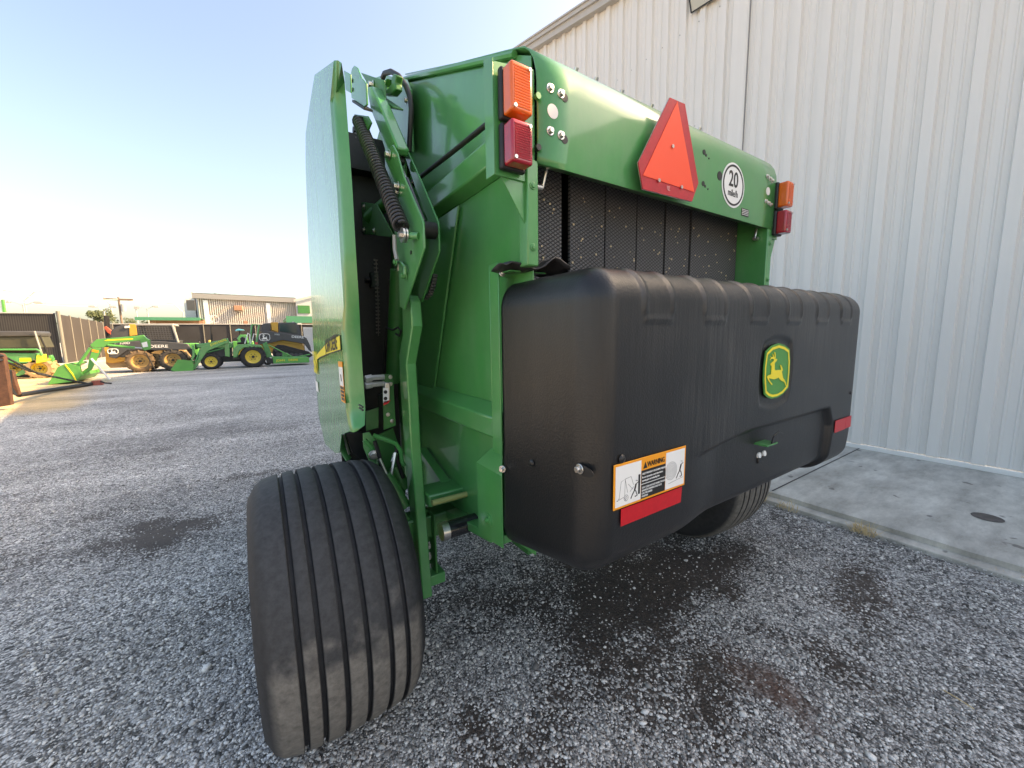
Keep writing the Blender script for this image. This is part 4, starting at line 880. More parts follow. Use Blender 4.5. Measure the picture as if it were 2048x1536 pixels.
bp(MB().cyl(P(*Z5([(575,430)])[0], y=1.98), P(*Z5([(655,600)])[0], y=1.96), .030, 18), 'hydraulic_cylinder', M_dgreen)
bp(MB().cyl(P(*Z5([(580,330)])[0], y=1.90), P(*Z5([(545,520)])[0], y=1.88), .009, 8), 'hydraulic_fitting', M_steel)
bp(MB().tube([P(*q, y=1.90) for q in Z5([(410,195),(500,225),(580,255),(620,310),(630,400),(650,425)])], .011, 8), 'pipe', M_green)
bp(MB().tube([P(*q, y=1.98) for q in Z5([(340,230),(400,290),(430,330)])], .012, 8), 'pipe', M_green)
bp(MB().tube([P(*q, y=1.93) for q in Z5([(585,250),(590,330),(600,400),(640,520)])], .010, 8), 'hydraulic_hose', M_hose)
bp(MB().tube([P(*q, y=1.95) for q in Z5([(420,240),(450,330),(470,420),(490,500)])], .010, 8), 'hydraulic_hose', M_hose)
for q in ((412,345),(390,440)): bolt(bal, P(*Z5([q])[0], y=1.96), (-.3,-1,0), .016, .02)
bolt(bal, P(*Z5([(632,850)])[0], y=1.84), (-.3,-1,0), .018, .02)
bp(MB().tube([P(*q, y=2.25) for q in Z5([(180,185),(200,260),(225,340)])], .006, 6), 'lynch_chain', M_steel)
bp(MB().tube([P(a_, c_, y=2.3) for a_, c_ in ((686,868),(683,895),(697,918))], .018, 8), 'spiral_hose_guard', M_green)
bp(MB().prism(px(Z5([(560,790),(640,760),(720,900),(740,1400),(690,1000)]), y=1.80), (0,.05,0)), 'axle_bracket', M_dgreen)
# roller, its silver collar, gate lip and rear cross bar
a, c = P(872,1083,y=1.56), P(952,1052,y=1.56)
a = Vector((.63,1.57,.735)); rl = bp(MB().cyl((.655,1.57,.735),(2.5,1.57,.735), .040, 28), 'roller', M_blackgloss)
MB().cyl((.622,1.57,.735),(.655,1.57,.735), .041, 28).build('collar', M_steel, rl)
bp(MB().prism([(.62,1.70,.80),(.62,1.70,.86),(.62,1.86,.86),(.62,1.86,.80)], (1.9,0,0)), 'cross_bar', M_green, bevel=.008)
bp(MB().cyl((.62,1.66,.84),(2.5,1.66,.84), .014, 12), 'cross_rod', mat('olive_rod', (.30,.33,.12), .35, coat=.4))
bp(MB().prism([(.79,2.20,.93),(.79,2.17,.96),(.79,1.72,.83),(.79,1.74,.79)], (-.05,0,0)), 'brace', M_green, bevel=.003)
bp(MB().prism([(.80,2.25,.60),(.80,2.25,.64),(.80,1.32,.80),(.80,1.32,.76)], (-.06,0,0)), 'bottom_lip', M_green, bevel=.003)
# short open chain beside the linkage plate
b = MB()
q = px([(869,552),(866,572),(860,588),(848,600)], x=.66)
for i in range(9):
    p = q[min(2, i*3//9)].lerp(q[min(3, i*3//9+1)], (i*3/9) % 1); b.box(p.x-.012,p.x+.012,p.y-.010,p.y+.010,p.z-.008,p.z+.008)
bp(b, 'short_chain', M_spring, bevel=.004)
bp(MB().prism(px([(742,545),(756,545),(757,572),(742,574)], x=.62), (.001,0,0)), 'grey_sticker', mat('grey_sticker', (.2,.2,.2), .6))
for p in ((734,610),): bp(MB().prism(px([(730,605),(732,605),(732,616),(730,616)], x=.60), (.001,0,0)), 'white_tag', M_white)

# ------------------------------------------------------------------ dry grass tufts along the slab
def tuft(x, y, z, n, h, label, seed):
    r = random.Random(seed); b = MB()
    for i in range(n):
        a = r.uniform(0, 2*PI); l = h*r.uniform(.5, 1.2); s = r.uniform(.3, 1.5)
        p0 = Vector((x+r.uniform(-.05,.05), y+r.uniform(-.08,.08), z)); d = Vector((math.cos(a)*s, math.sin(a)*s, 1)).normalized()*l
        w = Vector((-math.sin(a), math.cos(a), 0))*.0022; mid = p0+d*.55+Vector((0,0,.01)); tip = p0+d*1.0-Vector((0,0,l*.3*s))
        b.add([p0-w, p0+w, mid+w*.8, mid-w*.8, tip], [(0,1,2,3),(3,2,4)])
    o = b.build('grass_tuft', M_straw, smooth=0); tag(o, label, 'grass tuft', 'dry tufts along the slab edge')
tuft(3.92, 1.72, .0, 120, .14, 'dry straw tuft at the slab edge beside the far tyre', 1)
tuft(3.93, 1.45, .0, 34, .10, 'sparse straw tuft on the slab edge just right of the joint', 2)
tuft(3.94, .92, .0, 110, .11, 'flattened pale straw tuft at the middle of the slab edge', 3)
tuft(3.98, .18, .0, 16, .05, 'tiny dry tuft at the slab edge by the right of the photo', 4)
def twig(pts, label):
    o = MB().tube([(x, y, gz(x, y)+.012+h) for x, y, h in pts], .0022, 6).build('twig', M_straw); tag(o, label, 'twig')
a = P(1660*1+160,1400,z=0); c = P(1950,1426,z=0)
twig([(P(1885,1385,z=0).x,P(1885,1385,z=0).y,0),(P(1915,1405,z=0).x,P(1915,1405,z=0).y,.006),(P(1948,1423,z=0).x,P(1948,1423,z=0).y,0)], 'pale bent straw stalk lying on the gravel at lower right')

# ------------------------------------------------------------------ background yard
def wheel(parent, c, r, w, rim_r, m_t=M_tirefar, m_r=M_rimy, lugs=0, name='wheel'):
    c = Vector(c); e = bpy.data.objects.new(name, None); C.objects.link(e); e.parent = parent; e.matrix_parent_inverse = Matrix.Translation(parent.location).inverted(); e.location = c
    def sub(mb, nm, m, **k):
        o = mb.build(nm, m, None, **k); o.parent = e; o.matrix_parent_inverse = Matrix.Translation(c).inverted(); return o
    b = MB(); b.lathe([(-w/2*.8,rim_r),(-w/2,rim_r*1.15),(-w/2,r*.86),(-w/2*.85,r*.97),(0,r),(w/2*.85,r*.97),(w/2,r*.86),(w/2,rim_r*1.15),(w/2*.8,rim_r)], c, 'Y', 40)
    for i in range(lugs):
        for s in (-1, 1):
            t = 2*PI*(i+(.5 if s > 0 else 0))/lugs; e1 = Vector((math.cos(t),0,math.sin(t))); e2 = Vector((-math.sin(t),0,math.cos(t)))
            p0 = c+e1*r*.98+Vector((0,s*w*.48,0)); p1 = c+e1*r*1.0+e2*r*.16+Vector((0,s*w*.04,0)); b.tube([p0-e1*.05, p0, p1], .025, 5)
    sub(b, 'tyre', m_t, smooth=40)
    b = MB(); b.lathe([(-w/2*.75,rim_r),(-w/2*.85,rim_r*1.03),(-w/2*.7,rim_r*.88),(-w*.18,rim_r*.80),(-w*.15,rim_r*.35),(-w*.28,rim_r*.28),(-w*.28,0)], c, 'Y', 32); sub(b, 'rim', m_r)
    b = MB(); b.cyl(c+Vector((0,-w*.33,0)), c+Vector((0,-w*.28,0)), rim_r*.2, 12)
    for i in range(6): b.cyl(c+Vector((math.cos(i*PI/3)*rim_r*.45,-w*.20,math.sin(i*PI/3)*rim_r*.45)), c+Vector((math.cos(i*PI/3)*rim_r*.45,-w*.1,math.sin(i*PI/3)*rim_r*.45)), rim_r*.07, 6)
    sub(b, 'hub', M_black)
    return e
def ext(parent, name, pts, y, t, m, bevel=.01, conv=None):
    pts = conv(pts) if conv else pts
    return MB().prism(px(pts, y=y), (0,t,0)).build(name, m, parent, bevel=bevel)
def tb2(parent, name, pts, y, r, m, conv=None, n=8):
    pts = conv(pts) if conv else pts
    return MB().tube(px(pts, y=y), r, n).build(name, m, parent)
GZ = .5
# --- compact tractor with loader
T = 18.62
tr = thing('compact_tractor', (-.6, T+.6, GZ), 'small green tractor with front loader and yellow wheels in front of the tracked loader', 'tractor')
rw = P(*Z2([(1078,858)])[0], y=T); fw = P(*Z2([(617,922)])[0], y=T)
wheel(tr, (rw.x, T+.15, GZ+.43), .43, .34, .255, lugs=18); wheel(tr, (rw.x, T+1.25, GZ+.43), .43, .34, .255, lugs=18)
wheel(tr, (fw.x, T+.15, GZ+.30), .30, .22, .19, lugs=16); wheel(tr, (fw.x, T+1.2, GZ+.30), .30, .22, .19, lugs=16)
ext(tr, 'hood', [(445,705),(560,690),(740,655),(850,690),(850,745),(640,750),(450,745)], T+.40, .62, M_green, .03, Z2)
ext(tr, 'grille', [(436,700),(446,700),(452,760),(436,760)], T+.38, .66, M_black, .01, Z2)
ext(tr, 'engine', [(560,745),(840,745),(840,850),(640,880),(560,830)], T+.50, .42, M_gun, .02, Z2)
ext(tr, 'chassis', [(600,850),(960,820),(960,890),(620,905)], T+.48, .46, M_black, .02, Z2)
ext(tr, 'fender', [(855,775),(880,730),(930,708),(1090,705),(1160,715),(1190,745),(1160,740),(1080,738),(975,742),(925,780),(900,850),(855,850)], T-.02, .38, M_green, .02, Z2)
ext(tr, 'fender', [(855,775),(880,730),(930,708),(1090,705),(1160,715),(1190,745),(1160,740),(1080,738),(975,742),(925,780),(900,850),(855,850)], T+1.05, .38, M_green, .02, Z2)
ext(tr, 'platform', [(855,830),(1150,830),(1150,870),(855,870)], T+.35, .75, M_gun, .01, Z2)
st = ext(tr, 'seat', [(930,640),(960,620),(1000,640),(1010,700),(900,705),(900,685),(945,680)], T+.52, .4, M_black, .03, Z2)
tb2(tr, 'steering_wheel', [(855,655),(885,640),(915,665)], T+.7, .02, M_black, Z2)
rp = tb2(tr, 'roll_bar', [(1110,715),(1125,600),(1140,492),(1062,490)], T+.15, .035, M_green, Z2)
tb2(tr, 'roll_bar', [(1040,710),(1052,600),(1062,490)], T+1.1, .035, M_green, Z2)
tb2(tr, 'hand_rail', [(985,700),(1020,580),(1040,600),(1045,700)], T+.3, .018, M_lwhite, Z2)
tb2(tr, 'hand_rail', [(1060,690),(1085,590),(1110,600)], T+.9, .018, M_lwhite, Z2)
tb2(tr, 'exhaust_pipe', [(622,690),(620,600),(616,515)], T+.55, .03, M_black, Z2)
ext(tr, 'warning_light', [(1098,680),(1128,680),(1128,708),(1098,708)], T+.1, .06, M_redlens, .005, Z2)
for yy, s in ((T+.02, 0), (T+1.25, 1)):
    la = ext(tr, 'loader_arm', [(505,735),(640,695),(765,640),(800,645),(800,690),(760,700),(590,775),(560,800),(470,935),(430,985),(405,965),(470,870)], yy, .08, M_green, .01, Z2)
    ext(tr, 'loader_post', [(755,650),(800,640),(815,690),(822,845),(768,835)], yy+.09, .08, M_green, .01, Z2)
    tb2(tr, 'loader_cylinder', [(570,795),(755,750)], yy+.04, .028, M_dgreen, Z2)
    tb2(tr, 'bucket_cylinder', [(495,765),(445,900)], yy+.04, .028, M_green, Z2)
    ext(tr, 'bucket_link', [(400,715),(425,715),(440,830),(400,910),(390,880),(410,820)], yy+.01, .05, M_green, .01, Z2)
a = P(*Z2([(610,722)])[0], y=T); text('arm_lettering', 'JOHN DEERE', (a.x, T+.02, a.z), (1,0,.38), (-.38,0,1), .07, M_yellow, tr, .01, .95)
bk = ext(tr, 'loader_bucket', [(170,978),(180,1000),(270,1020),(418,1016),(425,930),(395,890),(405,1000),(270,1004)], T-.1, 1.5, M_green, .01, Z2)
ext(tr, 'bucket_side', [(172,985),(250,872),(395,885),(425,930),(418,1016),(270,1018)], T-.12, .02, M_bgreen, .004, Z2)
ext(tr, 'bucket_side', [(172,985),(250,872),(395,885),(425,930),(418,1016),(270,1018)], T+1.4, .02, M_dgreen, .004, Z2)
# rotary cutter on the hitch
rc = thing('rotary_cutter', (1.3, T+.6, GZ), 'low flat green mower deck hitched behind the small tractor', 'mower')
ext(rc, 'deck', [(1285,850),(1690,848),(1695,905),(1300,918)], T+.05, 1.3, M_bgreen, .01, Z2)
ext(rc, 'skid', [(1215,865),(1290,855),(1300,920),(1230,910)], T+.02, .05, M_black, .01, Z2)
ext(rc, 'hitch_frame', [(1180,700),(1225,675),(1260,760),(1290,850),(1210,850)], T+.35, .06, M_green, .01, Z2)
ext(rc, 'hitch_frame', [(1180,700),(1225,675),(1260,760),(1290,850),(1210,850)], T+.85, .06, M_green, .01, Z2)
tb2(rc, 'brace', [(1245,712),(1390,785),(1525,850)], T+.4, .022, M_bgreen, Z2); tb2(rc, 'brace', [(1525,850),(1700,815)], T+.4, .022, M_bgreen, Z2)
ext(rc, 'gear_box', [(1400,800),(1460,800),(1465,850),(1395,850)], T+.6, .25, M_green, .01, Z2)
MB().lathe([(-.06,.16),(-.06,.08),(.06,.08),(.06,.16),(-.06,.16)], P(*Z2([(1235,890)])[0], y=T+.3), 'Y', 20).build('tail_wheel', M_tirefar, rc)
a = P(*Z2([(1330,895)])[0], y=T+.05)
for dx_, w_t in ((0, 'JOHN'), (.44, 'DEERE')): text('deck_lettering', w_t, (a.x+dx_, T+.05, a.z), (1,0,0), (0,0,1), .085, M_yellow, rc, .01, 1.0)
# --- tracked loader
K = 21.0
tk = thing('track_loader', (2.2, K+.8, GZ), 'black and yellow tracked loader with closed cab parked by the dark fence', 'loader')
ext(tk, 'cab', [(1350,470),(1540,462),(1575,500),(1610,600),(1600,625),(1350,580)], K+.25, 1.0, M_gun, .03, Z2)
ext(tk, 'side_window', [(1368,485),(1535,478),(1562,570),(1565,592),(1372,562)], K+.235, .02, M_glass, .004, Z2)
ext(tk, 'cab_pillar', [(1268,465),(1350,462),(1352,575),(1280,550)], K+.22, 1.0, M_yel, .02, Z2)
ext(tk, 'engine_cover', [(1150,560),(1185,480),(1265,470),(1270,560),(1200,590)], K+.2, 1.0, M_gun, .02, Z2)
ext(tk, 'lift_arm', [(1125,660),(1150,610),(1205,560),(1275,565),(1620,612),(1665,640),(1700,710),(1720,790),(1690,770),(1640,700),(1400,660),(1260,690),(1200,705),(1125,700)], K, .16, M_gun, .02, Z2)
ext(tk, 'lift_arm', [(1125,660),(1150,610),(1205,560),(1275,565),(1620,612),(1665,640),(1700,710),(1720,790),(1690,770),(1640,700),(1400,660),(1260,690),(1200,705),(1125,700)], K+1.5, .16, M_gun, .02, Z2)
ext(tk, 'body', [(1140,700),(1250,700),(1400,655),(1615,690),(1645,765),(1500,800),(1150,790)], K+.2, 1.25, M_yel, .02, Z2)
ext(tk, 'fuel_tank', [(1385,660),(1600,690),(1605,715),(1390,685)], K+.14, .06, M_yel, .01, Z2)
ext(tk, 'rubber_track', [(1285,800),(1310,735),(1350,708),(1420,715),(1690,785),(1735,825),(1700,850),(1350,850),(1300,835)], K-.02, .4, M_tirefar, .03, Z2)
ext(tk, 'track_frame', [(1330,790),(1350,750),(1420,745),(1600,800),(1560,825),(1350,825)], K-.06, .05, M_black, .01, Z2)
for q in ((1350,815),(1400,815),(1450,818),(1500,820),(1550,822),(1600,822),(1330,765)): c = P(*Z2([q])[0], y=K-.07); MB().cyl(c, c+Vector((0,-.04,0)), .09, 14).build('track_roller', M_gun, tk)
a = P(*Z2([(1497,632)])[0], y=K); text('arm_lettering', 'DEERE', (a.x, K, a.z), (1,0,-.1), (.1,0,1), .105, M_white, tk, .012, 1.2, .01)
a = P(*Z2([(1308,602)])[0], y=K); text('arm_number', '333G', (a.x, K, a.z), (1,0,-.1), (.1,0,1), .06, M_white, tk, .012, 1.1)
def deerbadge(c, w, h, par, y):
    pts = [Vector((c.x+w*math.copysign(abs(math.cos(t))**.6, math.cos(t)), y-.012, c.z+h*math.copysign(abs(math.sin(t))**.6, math.sin(t)))) for t in [2*PI*i/28 for i in range(28)]]
    MB().tube(pts+[pts[0]], .012, 5).build('badge_ring', M_white, par)
    k = w*2/460; MB().prism([Vector((c.x+(d[0]-650)*k*.9, y-.012, c.z-(d[1]-800)*k*.62)) for d in deer], (0,-.006,0)).build('badge_deer', M_white, par, smooth=0)
deerbadge(P(*Z2([(1203,628)])[0], y=K), .20, .16, tk, K)
tb2(tk, 'beacon', [(1515,470),(1515,458)], K+.5, .04, M_lwhite, Z2)
# --- wheeled skid steer
S_ = 19.0
sk = thing('skid_steer', (-3.6, S_+.8, GZ), 'muddy yellow wheeled skid steer with mesh cab and charcoal lift arm', 'loader')
w1 = P(*Z1([(1535,905)])[0], y=S_); w2 = P(*Z2([(195,885)])[0], y=S_)
for w_c in (w1, w2):
    for yy in (S_+.15, S_+1.35): wheel(sk, (w_c.x, yy, GZ+.40), .40, .30, .235, m_t=mat('muddy_tyre', (.16,.11,.065), .9, var=.35, vscale=9) if w_c is w1 else mat('dusty_tyre', (.06,.053,.046), .9, var=.35, vscale=9), m_r=mat('muddy_rim', (.42,.27,.10), .8, var=.2, vscale=8), lugs=12)
ext(sk, 'chassis', [(1150,740),(1190,845),(1480,850),(1810,750),(2020,770),(2060,860),(1960,945),(1210,965),(1160,920)], S_+.32, 1.05, M_muddy, .02, Z1)
ext(sk, 'rear_panel', [(1140,740),(1195,740),(1200,850),(1480,845),(1410,880),(1240,912),(1170,905)], S_+.22, .10, M_yel, .01, Z1)
ext(sk, 'lift_arm', [(1185,745),(1310,675),(1640,668),(1810,675),(2060,700),(2100,765),(1810,768),(1480,765),(1400,772),(1270,862),(1192,845)], S_, .16, M_gun, .02, Z1)
ext(sk, 'lift_arm', [(1185,745),(1310,675),(1640,668),(1810,675),(2060,700),(2100,765),(1810,768),(1480,765),(1400,772),(1270,862),(1192,845)], S_+1.4, .16, M_gun, .02, Z1)
ext(sk, 'lift_linkage', [(2040,760),(2080,745),(2110,760),(2180,860),(2170,890),(2110,850)], S_+.05, .1, M_black, .01, Z1)
ext(sk, 'engine_cover', [(1215,560),(1265,515),(1330,495),(1420,500),(1420,615),(1600,690),(1215,660)], S_+.2, 1.15, M_gun, .03, Z1)
ext(sk, 'cab_pillar', [(1415,482),(1490,485),(1505,605),(1420,615)], S_+.18, .12, M_yel, .01, Z1)
ext(sk, 'cab_roof', [(1480,478),(1900,478),(1915,500),(1480,500)], S_+.18, 1.1, M_pole, .02, Z1)
ext(sk, 'cab_rear', [(1480,500),(1520,500),(1560,650),(1500,650)], S_+.2, 1.05, M_gun, .01, Z1)
for yy in (S_+.2, S_+1.22):
    b = MB()
    for i in range(13):
        a0, a1 = P(*Z1([(1505+i*30,502)])[0], y=yy), P(*Z1([(1540+i*30,665)])[0], y=yy); b.tube([a0, a1], .011, 5)
    for j in range(8):
        a0, a1 = P(*Z1([(1508+j*5,505+j*21)])[0], y=yy), P(*Z1([(1870+j*6,505+j*21)])[0], y=yy); b.tube([a0, a1], .012, 5)
    b.build('cab_mesh', M_gun, sk)
    tb2(sk, 'cab_frame', [(1890,490),(1925,590),(1955,685)], yy, .04, M_pole, Z1)
ext(sk, 'cab_lower', [(1500,655),(1960,660),(1960,700),(1500,700)], S_+.22, 1.0, M_gun, .01, Z1)
a = P(*Z1([(1640,742)])[0], y=S_); text('arm_lettering', 'DEERE', (a.x-.42*0, S_, a.z), (1,0,-.02), (0,0,1), .10, M_white, sk, .012, 1.25, .01)
a = P(*Z1([(1310,705)])[0], y=S_); text('arm_number', '320D', (a.x, S_, a.z), (1,0,.02), (0,0,1), .075, M_white, sk, .012, 1.15, .008)
deerbadge(P(*Z1([(1240,783)])[0], y=S_), .13, .085, sk, S_)
ext(sk, 'rear_lamp', [(1365,505),(1420,500),(1420,525),(1365,528)], S_+.15, .05, M_lwhite, .004, Z1)
tb2(sk, 'hose', [(1600,800),(1640,870),(1700,980),(1780,1020),(1900,1030)], S_-.05, .022, M_hose, Z1)
# auger arm standing behind
au = thing('upright_fork_mast', (-5.4, S_+2.2, GZ), 'black upright twin posts with red fitting beside the brown slat fence', 'attachment')
tb2(au, 'post', [(1200,900),(1165,520),(1155,390)], S_+2.2, .05, M_black, Z1); tb2(au, 'post', [(1225,900),(1190,520),(1180,395)], S_+2.4, .05, M_black, Z1)
ext(au, 'red_fitting', [(1135,520),(1160,505),(1225,560),(1215,600),(1180,580)], S_+2.1, .1, mat('red_iron', (.45,.09,.05), .6), .01, Z1)
# --- detached green loader
D_ = 15.4
ld = thing('detached_loader', (-3.4, D_, .5), 'bright green front loader standing alone on its silver stands with bucket down', 'attachment')
for yy in (D_, D_+1.1):
    ext(ld, 'boom', [(985,712),(1060,650),(1500,612),(1570,602),(1610,640),(1640,655),(1650,760),(1585,775),(1560,750),(1535,662),(1180,702),(1150,740),(1050,745),(1010,740)], yy, .10, M_bgreen, .01, Z1)
    ext(ld, 'lower_boom', [(1015,745),(1115,750),(1060,860),(1000,985),(905,1042),(880,1020),(960,960),(975,860)], yy, .10, M_bgreen, .01, Z1)
    tb2(ld, 'lift_cylinder', [(1180,715),(1350,732),(1480,742)], yy-.03, .035, M_bgreen, Z1); tb2(ld, 'cylinder_rod', [(1480,742),(1560,748)], yy-.03, .018, M_steel, Z1)
    tb2(ld, 'bucket_cylinder', [(990,745),(865,925)], yy-.02, .035, M_bgreen, Z1)
    tb2(ld, 'stand', [(1000,862),(1205,1090)], yy-.04, .028, M_lwhite, Z1)
ext(ld, 'boom_stripe', [(1140,668),(1180,652),(1460,640),(1455,652),(1180,668)], D_-.004, .004, M_yellow, 0, Z1)
ext(ld, 'white_labels', [(1550,690),(1610,675),(1625,730),(1570,740)], D_-.004, .004, M_lwhite, 0, Z1)
ext(ld, 'orange_label', [(1010,760),(1085,775),(1075,800),(1005,785)], D_-.004, .004, M_orangedec, 0, Z1)
ext(ld, 'cross_tube', [(985,712),(1020,690),(1040,720),(1000,745)], D_+.1, 1.0, M_bgreen, .01, Z1)
ext(ld, 'bucket', [(520,1150),(580,1070),(632,955),(720,915),(735,935),(655,975),(600,1085),(560,1135),(820,1100),(880,1010),(895,1050),(830,1112)], D_-.15, 1.5, M_bgreen, .008, Z1)
ext(ld, 'bucket_end', [(520,1150),(632,955),(720,915),(870,945),(895,1040),(830,1112)], D_-.17, .02, M_bgreen, .004, Z1)
tb2(ld, 'bucket_rib', [(715,930),(800,1040),(835,1105)], D_-.17, .015, M_yellow, Z1)
ext(ld, 'bucket_link', [(830,920),(870,915),(900,1030),(870,1050)], D_+.1, .06, M_bgreen, .01, Z1)
# --- rusty fork frame with chains, nearest at the far left
F0 = 10.9
rf = thing('rusty_fork_frame', (-4.1, F0, .45), 'rusty brown iron frame with long bar and chains at left edge', 'attachment')
gF = ground_z(0, F0)
ext(rf, 'upright', [(-20,800),(20,810),(45,850),(80,1080),(122,1372),(0,1392),(-40,1392)], F0, .12, M_rust, .01, Z1)
ext(rf, 'upright', [(82,992),(140,998),(170,1120),(212,1258),(180,1275),(150,1262),(112,1120)], F0+.5, .10, M_rust, .01, Z1)
ext(rf, 'crosspiece', [(60,990),(100,985),(110,1180),(170,1270),(105,1240),(70,1100)], F0+.2, .10, M_black, .01, Z1)
pe = [P(*Z1([(205,1262)])[0], y=F0+.6), P(*Z1([(600,1200)])[0], y=F0+2.0), P(*Z1([(1000,1140)])[0], y=F0+3.3)]
MB().tube(pe, .045, 8).build('long_bar', M_black, rf)
re_ = [P(*q, y=F0+3.3) for q in Z1([(998,1110),(1090,1102),(1128,1150),(1088,1166),(1000,1160)])]
MB().prism(re_, (0,.15,0)).build('red_end_block', mat('red_rust', (.30,.085,.06), .7, var=.3, vscale=12), rf, bevel=.01)
MB().tube([P(*q, y=F0+3.3) for q in Z1([(1100,1110),(1150,1128),(1225,1135)])], .02, 8).build('spike', M_black, rf)
for a0, a1, a2 in (((25,830),(420,1030),(980,1138)), ((20,880),(330,1000),(900,1130))):
    q0, q1, q2 = P(*Z1([a0])[0], y=F0), P(*Z1([a1])[0], y=F0+1.6), P(*Z1([a2])[0], y=F0+3.2)
    b = MB(); n = 60
    for i in range(n):
        t = i/n; p = q0.lerp(q1, min(1, t*2)) if t < .5 else q1.lerp(q2, t*2-1); d = ((q1-q0) if t < .5 else (q2-q1)).normalized()
        b.tube([p-d*.04, p+d*.04], .014 if i % 2 else .020, 5)
    b.build('chain', M_spring, rf)
# --- green implement with black lid on the far left
A_ = 18.4
im = thing('grain_drill', (-6.6, A_+.6, GZ), 'green and yellow implement with black lidded hopper by the black fence', 'implement')
ext(im, 'hopper_lid', [(-200,560),(375,560),(395,590),(390,618),(-200,625)], A_+.1, 1.1, M_gun, .03, Z1)
ext(im, 'hopper', [(-200,628),(392,620),(450,742),(-200,757)], A_+.15, 1.0, mat('olive_black', (.055,.056,.035), .6, var=.2, vscale=3), .02, Z1)
tb2(im, 'frame_tube', [(-200,765),(400,762),(440,780),(460,830)], A_, .03, M_green, Z1)
ext(im, 'box_panel', [(-200,800),(395,805),(395,912),(-200,920)], A_+.05, .5, M_green, .02, Z1)
ext(im, 'bench', [(-200,780),(330,775),(330,800),(-200,800)], A_+.3, .4, M_rust, .01, Z1)
ext(im, 'yellow_decal', [(215,855),(340,855),(345,893),(215,895)], A_+.045, .004, M_yellow, 0, Z1)
ext(im, 'yellow_cover', [(396,825),(465,815),(472,870),(535,868),(500,895),(396,915)], A_+.0, .3, mat('lime_yellow', (.62,.72,.06), .5), .01, Z1)
tb2(im, 'lid_strut', [(380,560),(420,690),(460,810)], A_+.05, .022, M_pole, Z1); tb2(im, 'lid_strut', [(430,600),(475,700),(515,790)], A_+.4, .028, M_black, Z1)
ext(im, 'green_jack', [(530,828),(560,822),(582,865),(580,912),(540,905)], A_+.2, .15, M_green, .01, Z1)
ext(im, 'hitch', [(150,1045),(280,960),(300,930),(330,935),(330,1010),(200,1055)], A_+.1, .1, M_green, .01, Z1)
c = P(*Z1([(450,975)])[0], y=A_+.2); wheel(im, (c.x, A_+.3, GZ+.30), .33, .5, .17, m_t=M_muddy, lugs=14)
c = P(*Z1([(60,975)])[0], y=A_+.6); wheel(im, (c.x, A_+1.2, GZ+.30), .33, .3, .17, m_t=M_tirefar)
ext(im, 'axle', [(-200,1060),(420,1040),(420,1065),(-200,1080)], A_+.5, .2, M_black, .01, Z1)
# --- small mowers and a blue canopy between the big machines
def mower(u, v, y, w, col, label):
    c = P(u, v, y=y); o = thing('ride_on_mower', (c.x, y, GZ), label, 'mower', 'small mowers parked behind the tractor')
    MB().box(c.x-w*.5, c.x+w*.1, y, y+.5, GZ+.35, c.z-.05).build('hood', M_bgreen, o, bevel=.05)
    MB().box(c.x+w*.1, c.x+w*.5, y, y+.5, GZ+.25, GZ+.6).build('fender', M_green, o, bevel=.04)
    MB().box(c.x+w*.2, c.x+w*.42, y+.05, y+.45, GZ+.6, GZ+.72).box(c.x+w*.36, c.x+w*.44, y+.05, y+.45, GZ+.7, c.z+.08).build('seat', col, o, bevel=.04)
    tp = [(c.x+w*.05, y+.25, c.z-.1), (c.x+w*.13, y+.25, c.z+.1)]; MB().tube(tp, .02, 6).build('steering_column', M_black, o)
    for dx, r in ((-w*.35,.18),(w*.30,.25)): wheel(o, (c.x+dx, y+.02, GZ+r), r, .18, r*.5)
mower(388, 684, 24.5, 1.5, M_rimy, 'small green ride-on mower with yellow seat behind the bucket')
mower(368, 686, 27.0, 1.5, M_black, 'small green ride-on mower with dark seat behind the skid steer')
mower(500, 680, 25.5, 1.6, M_black, 'small green mower beneath the blue canopy')
bc = thing('canopy_tractor', (.1, 24, GZ), 'dark tractor with light blue sunshade behind the small tractor', 'tractor')
ext(bc, 'sunshade', [(878,560),(885,545),(915,535),(975,545),(978,552),(900,556)], 24.0, .9, M_blue, .02, Z2)
tb2(bc, 'canopy_post', [(925,550),(945,680)], 24.4, .03, M_black, Z2)
ext(bc, 'body', [(900,640),(930,600),(1010,600),(1030,700),(900,720)], 24.2, .7, M_green, .03, Z2)
c = P(*Z2([(960,690)])[0], y=24.1); wheel(bc, (c.x, 24.1, GZ+.45), .45, .3, .25)
# --- fences
def wcoord(u, v, y): p = P(u, v, y=y); return p
FY = 31.0
ct = P(117,627,y=FY); FH = ct.z
fl_ = thing('slat_fence', (ct.x-4, FY, GZ), 'black slatted chain link fence across the far left of the yard', 'fence')
xl = P(-330,627,y=FY).x
MB().box(xl, ct.x-.15, FY, FY+.04, .3, FH-.03).build('slat_panel', M_slat, fl_)
x = ct.x-.15
i = 0
while x > xl:
    MB().cyl((x,FY-.05,.3),(x,FY-.05,FH), .035, 8).build('fence_post', M_black, fl_); x -= 3
MB().cyl((xl,FY-.03,FH),(ct.x,FY-.03,FH), .03, 8).build('top_rail', M_pole, fl_)
end = Vector((P(237,650,y=52).x, 52.0, 0)); zt = FH
